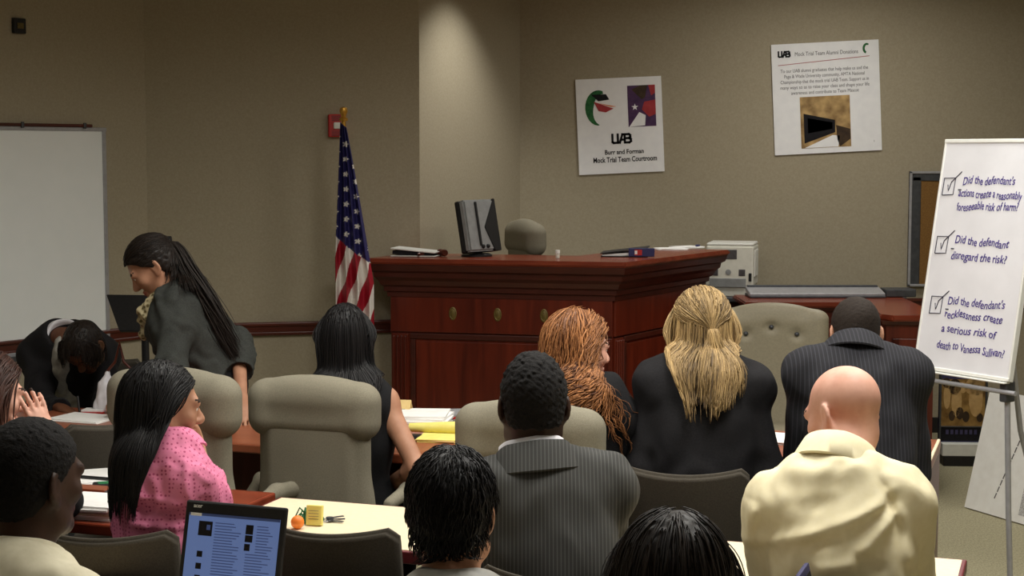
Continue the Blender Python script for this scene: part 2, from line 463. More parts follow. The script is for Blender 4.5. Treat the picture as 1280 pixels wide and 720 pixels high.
M['dress_black'] = mat_noise('black_jersey', srgb(20, 20, 22), srgb(28, 28, 30), 200, .85, .2)
def mat_pink():
    t = NT('pink_dotted_cotton', .8, .2)
    v = t.n('ShaderNodeTexVoronoi'); v.inputs['Scale'].default_value = 95; v.inputs['Randomness'].default_value = .25
    t.l(t.coord(), v.inputs['Vector'])
    t.base(t.ramp(v.outputs['Distance'], [(.22, srgb(176, 74, 112)), (.36, srgb(226, 132, 166))]))
    return t.m
M['shirt_pink'] = mat_pink()
def mat_scarf():
    t = NT('patterned_scarf', .8, .2)
    v = t.n('ShaderNodeTexVoronoi'); v.inputs['Scale'].default_value = 55
    t.l(t.coord(), v.inputs['Vector'])
    t.base(t.ramp(v.outputs['Distance'], [(.25, srgb(92, 80, 48)), (.55, srgb(188, 176, 140))]))
    return t.m
M['scarf'] = mat_scarf()
def mat_emit(name, c, s):
    t = NT(name, .4, .4); t.b.inputs['Emission Color'].default_value = c; t.b.inputs['Emission Strength'].default_value = s
    t.b.inputs['Base Color'].default_value = (.8, .8, .8, 1)
    return t.m
M['lamp_glow'] = mat_emit('lamp_diffuser', (1, .95, .84, 1), 3.0)

# ---------------------------------------------------------------- the room
C1 = P(185, 300, 8.65); C2 = P(525, 300, 8.95); C3 = P(650, 300, 10.25)
LW = Vector((-.602, -.799))                       # the left wall runs this way from the corner C1
c1 = Vector((C1.x, C1.y)); c2 = Vector((C2.x, C2.y)); c3 = Vector((C3.x, C3.y))
tl = (4.6 + c1.x) / .602
c0 = c1 + LW * tl
ROOM = [c0, c1, c2, c3, Vector((4.6, 10.25)), Vector((4.6, -2)), Vector((-4.6, -2))]
WN = ['wall_left', 'wall_back_left', 'wall_return', 'wall_back_right', 'wall_right', 'wall_rear', 'wall_side_left']
def outn(a, b):
    d = (b - a).normalized(); return Vector((-d.y, d.x))
for i, nm in enumerate(WN):
    a, b = ROOM[i], ROOM[(i + 1) % len(ROOM)]
    n = outn(a, b) * .12
    d = (b - a).normalized() * .0
    struct(MB().prism([a - d, b + d, b + d + n, a - d + n], 0, CEIL).build(nm, M['wall']))
struct(MB().box((0, 4.1, -.05), (9.6, 12.7, .1)).build('floor', M['carpet']))
struct(MB().box((0, 4.1, CEIL + .05), (9.6, 12.7, .1)).build('ceiling', M['ceil']))

def strip(name, a, b, z0, z1, th, mat, prof=True):
    n = outn(a, b)
    ang = math.atan2((b - a).y, (b - a).x); L = (b - a).length; mid = (a + b) / 2
    m = MB()
    m.box((0, -th / 2, (z0 + z1) / 2), (L, th, z1 - z0), bev=.004)
    if prof:
        m.box((0, -th * .75, z1 - .012), (L, th * 1.5, .02), bev=.005)
        m.box((0, -th * .62, z0 + .012), (L, th * 1.2, .018), bev=.004)
    return struct(m.build(name, mat, loc=(mid.x, mid.y, 0), rot=(0, 0, ang)))
strip('trim_1', c0, c1, .80, .875, .022, M['rail'])
strip('trim_2', c1 + Vector((.03, 0)), c2, .80, .875, .022, M['rail'])
strip('trim_3', c2, c3, .80, .875, .022, M['rail'])
strip('trim_4', c3, ROOM[4], .80, .875, .022, M['rail'])
strip('baseboard_left', c0, c1, 0, .1, .012, M['vinyl_base'], False)
strip('baseboard_back_left', c1 + Vector((.02, 0)), c2, 0, .1, .012, M['vinyl_base'], False)
strip('baseboard_back_right', c3, ROOM[4], 0, .1, .012, M['vinyl_base'], False)

for i, (x, y, sx, sy, pw, c) in enumerate(LAMPS):
    t = thing('ceiling_light', 'recessed fluorescent ceiling light over the room', 'ceiling light', (x, y, CEIL), group='ceiling lights')
    m = MB()
    for q in (-1, 1):
        m.box((q * (sx / 2), 0, -.012), (.05, sy + .05, .024), bev=.004); m.box((0, q * (sy / 2), -.012), (sx + .05, .05, .024), bev=.004)
    m.build('frame', M['white_pl'], t)
    MB().box((0, 0, -.004), (sx - .05, sy - .05, .008)).build('diffuser', M['lamp_glow'], t)
t = thing('downlight', 'round recessed downlight in the ceiling beside the return wall', 'ceiling light', (SPOT_AT.x, SPOT_AT.y, CEIL))
MB().lathe([(.055, 0), (.085, 0), (.085, -.008), (.055, -.012)], 24).build('trim_ring', M['white_pl'], t, True)
MB().lathe([(0, -.004), (.055, -.004), (.055, -.001), (0, -.001)], 24).build('diffuser', M['lamp_glow'], t, True)
# ---------------------------------------------------------------- judge's bench
def offset_line(pts, off):
    """polyline pushed sideways (to its right, the outer side) with mitred corners"""
    out = []
    for i, p in enumerate(pts):
        ds = []
        if i > 0: ds.append((p - pts[i - 1]).normalized())
        if i < len(pts) - 1: ds.append((pts[i + 1] - p).normalized())
        ns = [Vector((d.y, -d.x)) for d in ds]
        n = sum(ns, Vector((0, 0))).normalized()
        out.append(p + n * off / max(.3, n.dot(ns[0])))
    return out
def sweep(pts, prof, closed=True):
    """solid moulding: profile of (offset, height) carried along a polyline"""
    m = MB(); prof = prof + [prof[0]] if closed else prof
    rings = [[Vector((q.x, q.y, z)) for q in offset_line(pts, o)] for o, z in prof]
    m.grid(rings)
    b = m.bm
    for k in (0, -1):
        vs = [b.verts.new(r[k]) for r in rings[:-1]]
        try: b.faces.new(vs)
        except ValueError: pass
    bmesh.ops.remove_doubles(b, verts=b.verts, dist=1e-5)
    bmesh.ops.recalc_face_normals(b, faces=b.faces)
    return m

bA = Vector((-.655, 8.64)); bB = Vector((.530, 8.36)); bC = Vector((1.10, 9.27))
bA0 = bA + Vector((.02, .24)); bC0 = bC + (Vector((-.85, .53)).normalized() * .38)
BL = [bA0, bA, bB, bC, bC0]
bench = thing('judges_bench', 'tall cherry wood judge bench with deep cornice and three brass medallions', 'bench', (0, 8.4, 0))
def at_bench(m, name, mat, smooth=False, parent=None, loc0=None):
    o = m.build(name, mat, parent or bench, smooth)
    for v in o.data.vertices: v.co -= Vector((0, 8.4, 0))
    return o
inner = [Vector(q) for q in offset_line([bA, bB, bC], -.36)]
outer = offset_line(BL, .125)
at_bench(sweep(BL, [(.0, 0), (.0, 1.2), (-.03, 1.2), (-.03, 0)]), 'body', M['cherry'])
top = MB(); top.prism([outer[1], outer[2], outer[3], inner[2], inner[1], inner[0]][::-1], 1.212, 1.242, bev=.008)
at_bench(top, 'bench_top', M['cherry_top'])
crown = [(.0, 1.03), (.018, 1.03), (.02, 1.055), (.034, 1.062), (.036, 1.085), (.05, 1.095), (.062, 1.12), (.082, 1.14), (.086, 1.165), (.104, 1.176), (.112, 1.205), (.112, 1.212), (.0, 1.212)]
at_bench(sweep(BL, crown), 'cornice', M['cherry_dark'])
at_bench(sweep(BL, [(.0, 0), (.022, 0), (.022, .12), (.012, .135), (0, .135)]), 'plinth', M['cherry_dark'])
def seg_local(a, b):
    d = (b - a); return math.atan2(d.y, d.x), d.length
def face_box(m, a, b, s, z, w, h, th, bev=.003):
    """a raised block on the face a-b, s metres along it"""
    ang, L = seg_local(a, b); d = (b - a).normalized(); n = Vector((d.y, -d.x))
    p = a + d * s + n * (th / 2); m.box((p.x, p.y, z), (w, th, h), (0, 0, ang), bev)
LA = (bB - bA).length; LB = (bC - bB).length
m = MB(); face_box(m, bA, bB, LA / 2, .935, LA, .19, .014); at_bench(m, 'frieze', M['cherry'])
m = MB(); face_box(m, bB, bC, LB / 2, .935, LB, .19, .014); at_bench(m, 'frieze', M['cherry'])
def panel(a, b, s0, s1):
    m = MB(); face_box(m, a, b, (s0 + s1) / 2, .48, s1 - s0 - .06, .62, .006)
    o = at_bench(m, 'panel', M['cherry'])
    m = MB(); c = (s0 + s1) / 2; w = s1 - s0
    for s, z, ww, hh in ((c, .818, w, .03), (c, .148, w, .03), (s0 + .014, .48, .028, .64), (s1 - .014, .48, .028, .64)):
        face_box(m, a, b, s, z, ww, hh, .012, .004)
    at_bench(m, 'panel_moulding', M['cherry_dark'])
panel(bA, bB, .11, LA - .11); panel(bB, bC, .11, LB - .12)
def pilaster(a, b, s):
    m = MB(); face_box(m, a, b, s, .48, .095, .70, .014)
    for k in range(4): face_box(m, a, b, s - .033 + .022 * k, .48, .013, .68, .024, .005)
    at_bench(m, 'fluted_pilaster', M['cherry'])
for a, b, s in ((bA, bB, .052), (bA, bB, LA - .05), (bB, bC, .05), (bB, bC, LB - .06)): pilaster(a, b, s)
dAB = (bB - bA).normalized(); nAB = Vector((dAB.y, -dAB.x)); angAB = math.atan2(dAB.y, dAB.x)
for px in (566, 622, 680):
    Yg = 8.5
    for _ in range(4):
        q = P(px, 394, Yg); s = (Vector((q.x, q.y)) - bA).dot(dAB); Yg = (bA + dAB * s + nAB * .016).y
    q = bA + dAB * s + nAB * .014
    mm = MB().lathe([(.028, 0), (.030, .003), (.024, .006), (.021, .004), (.012, .007), (.0, .008)], 24, Matrix.Translation((q.x, q.y, .945)) @ Euler((PI / 2, 0, angAB)).to_matrix().to_4x4() @ Matrix.Diagonal((.72, 1.2, 1, 1)))
    o = at_bench(mm, 'medallion', M['medal'], True); o['label'] = 'oval brass medallion'

# ---------------------------------------------------------------- clerk counter to the right of the bench
ct = thing('clerk_counter', 'low cherry wood counter behind the tufted chair, returning toward the room at right', 'counter', (1.7, 9.2, 0))
def at_ct(m, name, mat, smooth=False):
    o = m.build(name, mat, ct, smooth)
    for v in o.data.vertices: v.co -= Vector((1.7, 9.2, 0))
    return o
CL = [Vector((1.33, 9.15)), Vector((2.03, 9.15)), Vector((1.98, 8.42)), Vector((2.23, 8.40)), Vector((2.30, 9.62))]
at_ct(MB().prism([(1.33, 9.62), (1.33, 9.11), (1.99, 9.11), (1.95, 8.44), (2.0, 8.36), (2.18, 8.36), (2.27, 8.46), (2.33, 9.62)], .92, .952, bev=.008), 'counter_top', M['cherry_top'])
at_ct(sweep(CL, [(-.01, .90), (.02, .90), (.03, .92), (-.01, .92)]), 'moulding', M['cherry_dark'])
at_ct(sweep(CL, [(0, 0), (0, .91), (-.03, .91), (-.03, 0)]), 'body', M['cherry'])
at_ct(sweep(CL, [(0, 0), (.012, 0), (.012, .1), (0, .1)]), 'plinth', M['cherry_dark'])
for a, b in ((CL[0], CL[1]), (CL[2], CL[3])):
    m = MB(); L = (b - a).length
    for s, z, w, h in ((L / 2, .8, L - .06, .05), (L / 2, .16, L - .06, .05), (.05, .48, .04, .69), (L - .05, .48, .04, .69)):
        face_box(m, a, b, s, z, w, h, .012, .003)
    at_ct(m, 'panel_moulding', M['cherry'])
bk = thing('back_counter', 'dark back counter along the wall that carries the beige printer', 'counter', (1.6, 9.93, 0))
MB().box((0, 0, .915), (1.6, .5, .03), bev=.005).build('counter_top', M['darksteel'], bk)
MB().box((0, .02, .45), (1.56, .44, .90)).build('body', M['cherry_dark'], bk)

tr = thing('document_tray', 'long flat grey metal tray lying on the clerk counter', 'tray', (1.80, 9.48, .953))
MB().box((0, 0, .006), (.80, .22, .012), bev=.003).build('base', M['darksteel'], tr)
m = MB(); m.box((0, .0, .026), (.80, .19, .03), (R(8), 0, 0), bev=.006); m.build('cover', M['steel'], tr)
m = MB(); m.box((0, .08, .052), (.78, .03, .02), bev=.004); m.build('rear_lip', M['darksteel'], tr)
m = MB(); m.box((.50, .02, .024), (.18, .16, .046), bev=.006); m.build('end_box', M['darksteel'], tr)

pr = thing('printer', 'beige laser printer standing at the right end of the judge bench', 'printer', P(915, 362, 9.86) * 1)
pr.location.z = .931; pr.rotation_euler.z = R(-14)
m = MB(); m.box((0, 0, .185), (.29, .30, .25), bev=.012); m.box((0, 0, .04), (.275, .29, .08), bev=.006); m.build('body', M['beige'], pr)
MB().box((0, .0, .318), (.285, .29, .018), bev=.008).build('lid', M['white_pl'], pr)
m = MB(); m.box((-.01, -.151, .085), (.22, .012, .055), bev=.003); m.build('paper_slot', M['grey_pl'], pr)
for cx, cz, w_, n_ in ((-.03, .2575, .14, 6), (-.09, .147, .034, 4), (.075, .147, .034, 4)):
    m = MB(); m.box((cx, -.1495, cz), (w_ + .006, .003, .009 * n_ + .004), bev=.001)
    for k in range(n_): m.box((cx, -.1515, cz + (k - (n_ - 1) / 2) * .009), (w_, .004, .004))
    m.build('vent', M['print_grey'], pr)
MB().lathe([(.017, 0), (.017, .003), (.008, .004), (0, .004)], 18, Matrix.Translation((-.008, -.150, .15)) @ Euler((PI / 2, 0, 0)).to_matrix().to_4x4()).build('badge', M['grey_pl'], pr)
m = MB(); m.box((.125, -.152, .12), (.018, .008, .05), bev=.003); m.build('latch', M['black'], pr)
m = MB(); m.box((.147, .0, .2), (.006, .2, .16), bev=.002); m.build('side_panel', M['white_pl'], pr)

# the judge's platform
struct(MB().prism([(-.56, 8.95), (.55, 8.70), (.95, 9.35), (.7, 9.72), (.75, 10.23), (.08, 10.22)], 0, .42).build('floor_platform', M['carpet']))

# ---------------------------------------------------------------- things on the bench top
BT = 1.243
mo = thing('computer_monitor', 'silver and black computer monitor seen from behind on the judge bench', 'monitor', P(596, 318, 8.72)); mo.location.z = BT
mo.rotation_euler.z = R(50)
MB().lathe([(.0, 0), (.085, 0), (.085, .008), (.07, .014), (0, .016)], 28).build('foot', M['black'], mo, True)
MB().box((0, .0, .05), (.05, .035, .1), (R(-8), 0, 0), bev=.006).build('neck', M['black'], mo)
TM = Matrix.Translation((0, -.02, .165)) @ Euler((R(-11), 0, 0)).to_matrix().to_4x4()
def tilt(mb, name, mat, par, smooth=False):
    mb.bm.transform(TM); return mb.build(name, mat, par, smooth)
tilt(MB().box((0, .035, 0), (.25, .03, .285), bev=.008), 'bezel', M['black'], mo)
tilt(MB().box((0, .051, 0), (.23, .003, .26)), 'screen', M['print'], mo)
m = MB(); m.prism([(-.125, -.14), (.125, -.14), (.125, .143), (-.125, .143)], -.02, .02, Matrix.Translation((0, .0, 0)) @ Euler((PI / 2, 0, 0)).to_matrix().to_4x4(), bev=.01)
tilt(m, 'back_shell', M['grey_pl'], mo)
m = MB(); m.box((-.035, -.024, .01), (.014, .01, .24), bev=.003); tilt(m, 'cable_channel', M['black'], mo)
m = MB(); m.prism([(.118, .145), (.130, .145), (.130, -.143), (.075, -.143), (.015, -.01)], -.016, .024, Euler((PI / 2, 0, 0)).to_matrix().to_4x4(), bev=.003); tilt(m, 'side_cover', M['black'], mo)
m = MB()
for q in (-.02, .02): m.sphere((q, -.024, -.115), .012, 12)
tilt(m, 'port', M['black'], mo)

wb = thing('white_binder', 'white binder lying flat at the left end of the judge bench', 'binder', P(521, 317, 8.72)); wb.location.z = BT; wb.rotation_euler.z = R(-12)
MB().box((0, 0, .004), (.25, .17, .006), bev=.002).build('cover', M['white_pl'], wb)
MB().box((.0, .0, .034), (.25, .17, .007), (0, R(5), 0), bev=.002).build('cover', M['white_pl'], wb)
MB().box((0, .005, .018), (.235, .155, .02), (0, R(2.5), 0)).build('pages_or_dark_gap', M['print'], wb)  # shade of the gap between the covers, put in as a black block
gv = thing('gavel', 'small brown wooden gavel beside the white binder on the bench', 'gavel', P(553, 318, 8.70)); gv.location.z = BT + .02; gv.rotation_euler.z = R(30)
MB().lathe([(0, -.035), (.016, -.035), (.019, -.03), (.019, -.018), (.014, -.014), (.016, 0), (.014, .014), (.019, .018), (.019, .03), (.016, .035), (0, .035)], 18, Euler((PI / 2, 0, 0)).to_matrix().to_4x4()).build('head', M['rail'], gv, True)
MB().tube([(-.005, 0, 0), (-.08, 0, .0), (-.15, 0, -.006)], [.006, .008, .010]).build('handle', M['rail'], gv, True)

bo = thing('small_bottle', 'tiny clear bottle with a white cap on the bench edge', 'bottle', P(697, 321, 8.55)); bo.location.z = BT
MB().lathe([(0, 0), (.011, 0), (.012, .004), (.012, .02), (.008, .024), (0, .024)], 16).build('body', M['beige'], bo, True)
MB().lathe([(0, .024), (.0125, .024), (.0125, .040), (.011, .043), (0, .043)], 16).build('cap', M['white_pl'], bo, True)

bd = thing('ring_binder', 'black ring binder with navy spine and red label on the judge bench', 'binder', P(786, 319, 8.72)); bd.location.z = BT; bd.rotation_euler.z = R(-8)
MB().box((-.02, 0, .003), (.25, .20, .005), bev=.001).build('cover', M['black'], bd)
MB().box((-.02, 0, .034), (.26, .20, .005), (0, R(-7), 0), bev=.001).build('cover', M['black'], bd)
MB().box((-.03, .006, .013), (.22, .18, .014), (0, R(-4), 0)).build('pages_or_dark_gap', M['paper'], bd)
MB().box((.075, -.098, .026), (.14, .012, .046), bev=.004).build('spine', M['navy'], bd)
MB().box((.058, -.105, .026), (.04, .003, .03)).build('spine_label', M['red'], bd)
MB().box((.046, -.107, .026), (.014, .002, .02)).build('spine_sticker', M['paper'], bd)
for k, (px, py, rz) in enumerate(((838, 311, .2), (858, 309, .5))):
    q = PZ(px, py, BT + .004)
    t = thing('document', ['loose white papers lying beside the navy ring binder', 'white papers with a dark clip near the printer'][k], 'papers', (q.x, q.y, BT), rz)
    m = MB()
    for j in range(3): m.box((.004 * j, .003 * j, .0015 + .003 * j), (.17, .13, .0026), (0, 0, .06 * j))
    m.build('sheets', M['paper'], t)
    if k:
        MB().box((.06, -.03, .014), (.035, .016, .012), (0, 0, .5), bev=.003).build('clip', M['navy'], t)

# ---------------------------------------------------------------- wall things
# long wall board on the left wall
lw_ang = math.atan2(-LW.y, -LW.x)                  # along the wall toward the corner
def on_left(t): q = c1 + LW * t; return Vector((q.x, q.y, 0))
wl = thing('wall_whiteboard', 'large white marker board on the dim left wall', 'whiteboard', on_left(1.16), lw_ang)
W0, W1 = -1.1, .86
zb, zt = .80, 1.925
MB().box(((W0 + W1) / 2, -.012, (zb + zt) / 2), (W1 - W0, .018, zt - zb)).build('writing_surface', M['board_wall'], wl)
m = MB()
for c, s in ((((W0 + W1) / 2, -.014, zt), (W1 - W0 + .03, .028, .02)), (((W0 + W1) / 2, -.014, zb), (W1 - W0 + .03, .028, .02)), ((W1, -.014, (zb + zt) / 2), (.022, .028, zt - zb)), ((W0, -.014, (zb + zt) / 2), (.022, .028, zt - zb))): m.box(c, s, bev=.003)
m.build('frame', M['steel'], wl)
m = MB(); m.box(((W0 + W1) / 2 - .1, -.05, zb - .02), (W1 - W0 - .5, .08, .012), bev=.003); m.box(((W0 + W1) / 2 - .1, -.088, zb - .012), (W1 - W0 - .5, .006, .024), bev=.002); m.build('tray', M['darksteel'], wl)
MB().box(((W0 + W1) / 2 - .04, -.02, zt + .018), (W1 - W0 - .08, .03, .016), bev=.003).build('map_rail', M['rail'], wl)
for s in (.35, .73): MB().box((s, -.035, zt + .018), (.016, .012, .03), bev=.003).build('clip', M['darksteel'], wl)
sn = thing('wall_sensor', 'small dark square sensor high on the left wall above the board', 'sensor', on_left(.80) + Vector((0, 0, 2.43)), lw_ang)
MB().box((0, -.012, 0), (.07, .024, .075), bev=.004).build('plate', M['black'], sn)
MB().box((0, -.026, .0), (.035, .006, .028), bev=.002).build('lens', M['medal'], sn)

bl_ang = math.atan2((c2 - c1).y, (c2 - c1).x)
q = P(418, 157, 8.80)
fa = thing('fire_alarm', 'red fire alarm strobe on the wall behind the flag pole', 'fire alarm', (q.x, c1.y + (q.x - c1.x) * math.tan(bl_ang) - .0, q.z), bl_ang)
MB().box((0, -.022, 0), (.085, .044, .125), bev=.006).build('housing', M['red'], fa)
MB().box((.012, -.05, 0), (.055, .016, .036), bev=.006).build('strobe', M['white_pl'], fa)
for z in (.04, -.042):
    m = MB()
    for k in range(4): m.box((0, -.045, z - .012 + .008 * k), (.05, .003, .0035))
    m.build('grille', M['maroon'], fa)

def wall_sheet(px, py, Y, w, h, roll, label):
    q = P(px, py, Y)
    t = thing('poster', label, 'poster', (q.x, Y, q.z)); t.rotation_euler = (0, roll, 0)
    return t
XZ = lambda x, z, y=-.0085: Matrix.Translation((x, y, z)) @ Euler((PI / 2, 0, 0)).to_matrix().to_4x4()
pw, ph = .545, .605
p1 = wall_sheet(775, 157, 10.245, pw, ph, R(-2.6), 'smaller square white poster with green emblem and a team courtroom title')
MB().box((0, -.004, 0), (pw, .007, ph)).build('sheet', M['poster'], p1)
def to1(cx, cy): return ((cx - 379) / 482 * pw, -(cy - 345) / 566 * ph)
M['patr_p'] = mat_noise('print_purple', srgb(66, 40, 78), srgb(84, 54, 92), 30, .6, .3)
M['patr_r'] = mat_noise('print_red', srgb(160, 48, 54), srgb(176, 62, 66), 30, .6, .3)
M['sepia'] = mat_noise('print_sepia', srgb(120, 92, 56), srgb(206, 172, 116), 14, .6, .3, detail=6)
M['sepia_dark'] = mat_noise('print_brown', srgb(52, 38, 26), srgb(74, 56, 38), 30, .6, .3)
M['crest_g'] = mat_noise('print_green', srgb(22, 84, 44), srgb(52, 116, 62), 60, .6, .3)
def poly_part(pts, mat, par, name, th=.0012, y=-.008):
    m = MB(); m.prism(pts, 0, th, XZ(0, 0, y)); return m.build(name, mat, par)
def uab(par, cx, cz, w, h, st):
    """bold joined block lettering"""
    m = MB()
    def seg(pts):
        for (x0, z0), (x1, z1) in zip(pts[:-1], pts[1:]):
            a = Vector(((x0 - .5) * w, (z0 - .5) * h)); b = Vector(((x1 - .5) * w, (z1 - .5) * h)); d = b - a; c = (a + b) / 2
            m.box((cx + c.x, -.0086, cz + c.y), (d.length + st, .0016, st), (0, -math.atan2(d.y, d.x), 0))
    seg([(.04, 1), (.04, .12), (.10, 0), (.32, 0), (.32, 1)]); seg([(.42, 0), (.56, 1), (.68, 1), (.68, 0)]); seg([(.50, .36), (.68, .36)])
    seg([(.68, 1), (.90, 1), (.97, .86), (.97, .66), (.90, .52), (.68, .52)]); seg([(.90, .52), (1, .38), (1, .14), (.92, 0), (.68, 0)])
    return m.build('lettering', M['print'], par)
# plain crescent crest in green with red and gold flashes
arc = []
for k in range(15):
    a = R(70 + 195 * k / 14); arc.append((.085 * math.cos(a), .112 * math.sin(a)))
inn = []
for k in range(15):
    a = R(70 + 195 * k / 14); wv = .042 * math.sin(PI * min(1, (k + 2) / 16)) + .003
    inn.append(((.085 - wv) * math.cos(a) + .01, (.112 - wv) * math.sin(a)))
ex, ez = to1(262, 235)
crest_pts = [(ex + x, ez + z) for x, z in arc + inn[::-1]]
poly_part(crest_pts, M['crest_g'], p1, 'emblem')
for col, pts in ((M['print'], [(-.045, .085), (.05, .085), (.07, .05), (0, .042)]), (M['patr_r'], [(-.03, .04), (.06, .005), (.095, -.008), (.045, -.03), (0, -.02)]), (M['orange'], [(.0, .03), (.08, .004), (.115, .004), (.05, .018)])):
    poly_part([(ex + x, ez + z) for x, z in pts], col, p1, 'emblem_flash', y=-.0088)
def rect1(x0, y0, x1, y1): 
    a = to1(x0, y0); b = to1(x1, y1); return [(a[0], b[1]), (b[0], b[1]), (b[0], a[1]), (a[0], a[1])]
poly_part(rect1(427, 112, 583, 356), M['patr_p'], p1, 'picture')
poly_part([to1(*v) for v in ((520, 210), (583, 200), (583, 285), (545, 300), (505, 255))], M['patr_r'], p1, 'picture_patch', y=-.009)
poly_part([to1(*v) for v in ((430, 356), (490, 270), (525, 290), (520, 350))], M['poster'], p1, 'picture_patch', y=-.009)
poly_part([to1(*v) for v in ((545, 112), (583, 112), (583, 160), (560, 175))], M['patr_r'], p1, 'picture_patch', y=-.009)
poly_part([to1(*v) for v in ((450, 135), (500, 112), (540, 112), (525, 185), (505, 195))], M['sepia_dark'], p1, 'picture_patch', y=-.009)
star = []
sx, sz = to1(466, 240)
for k in range(10):
    a = PI / 2 + k * PI / 5; r = .022 if k % 2 == 0 else .009; star.append((sx + r * math.cos(a), sz + r * math.sin(a)))
poly_part(star, M['poster'], p1, 'picture_star', y=-.0095)
uab(p1, *to1(383, 422), .122, .052, .014)
text('Burr and Forman', .040, M['print'], p1, XZ(*to1(397, 502)), bold=.0009, fit=.248)
text('Mock Trial Team Courtroom', .046, M['print'], p1, XZ(*to1(400, 547)), bold=.0009, fit=.405)

pw2, ph2 = .682, .70
p2 = wall_sheet(1033, 122, 10.245, pw2, ph2, R(-2.9), 'larger white poster with a paragraph of text above a courtroom picture')
MB().box((0, -.004, 0), (pw2, .007, ph2)).build('sheet', M['poster'], p2)
def to2(cx, cy): return ((cx - 373) / 602 * pw2, -(cy - 367) / 610 * ph2)
uab(p2, *to2(142, 118), .074, .032, .010)
text('Mock Trial Team Alumni Donations', .036, M['print_grey'], p2, XZ(*to2(380, 122)), fit=.40)
poly_part([to2(*v) for v in ((108, 180), (108, 177), (620, 148), (620, 151))][::-1], M['patr_r'], p2, 'rule')
for k, ln in enumerate(('To our UAB alumni graduates that help make us and the', 'Page & Wade University community, AMTA National', 'Championship that the mock trial UAB Team. Support us in', 'many ways so as to raise your class and shape your life', 'awareness and contribute to Team Mascot')):
    text(ln, .031, M['print_grey'], p2, XZ(*to2(365, 212 + 30.5 * k)), fit=(.555, .51, .56, .565, .43)[k])
ga = []
cx, cz = to2(606, 108)
for k in range(11):
    a = R(60 + 190 * k / 10); ga.append((cx + .026 * math.cos(a), cz + .034 * math.sin(a)))
for k in range(10, -1, -1):
    a = R(60 + 190 * k / 10); ga.append((cx + .015 * math.cos(a) + .003, cz + .022 * math.sin(a)))
poly_part(ga, M['crest_g'], p2, 'emblem')
def r2(x0, y0, x1, y1):
    a = to2(x0, y0); b = to2(x1, y1); return [(a[0], b[1]), (b[0], b[1]), (b[0], a[1]), (a[0], a[1])]
poly_part(r2(222, 358, 502, 642), M['sepia'], p2, 'picture')
for mt, pts in ((M['print'], ((240, 450), (415, 492), (415, 560), (240, 615))), (M['print_grey'], ((262, 475), (400, 505), (400, 540), (262, 560))), (M['poster'], ((240, 640), (400, 575), (440, 580), (430, 640))), (M['sepia_dark'], ((420, 520), (500, 545), (500, 600), (440, 640), (425, 600)))):
    poly_part([to2(*v) for v in pts][::-1], mt, p2, 'picture_patch', y=-.009)
text('1', .02, M['print_grey'], p2, XZ(*to2(632, 620)))

cbx = P(1137, 214, 10.22); cbb = P(1135, 358, 10.22)
cb = thing('cork_board', 'aluminium framed brown cork board behind the easel', 'notice board', (cbx.x, 10.235, cbb.z))
hh = cbx.z - cbb.z; ww = 1.0
MB().box((ww / 2, -.01, hh / 2), (ww, .012, hh)).build('cork_panel', M['cork'], cb)
m = MB()
for c, s in (((ww / 2, -.015, hh - .008), (ww, .03, .016)), ((ww / 2, -.015, .008), (ww, .03, .016)), ((.008, -.015, hh / 2), (.016, .03, hh)), ((ww - .008, -.015, hh / 2), (.016, .03, hh))): m.box(c, s, bev=.003)
m.build('frame', M['steel'], cb)
m = MB()
for c, s in (((.045, -.012, hh / 2 - .01), (.06, .02, hh - .05)), ((ww / 2, -.012, hh - .04), (ww - .04, .02, .045))): m.box(c, s, bev=.004)
m.build('inner_frame', M['darksteel'], cb)

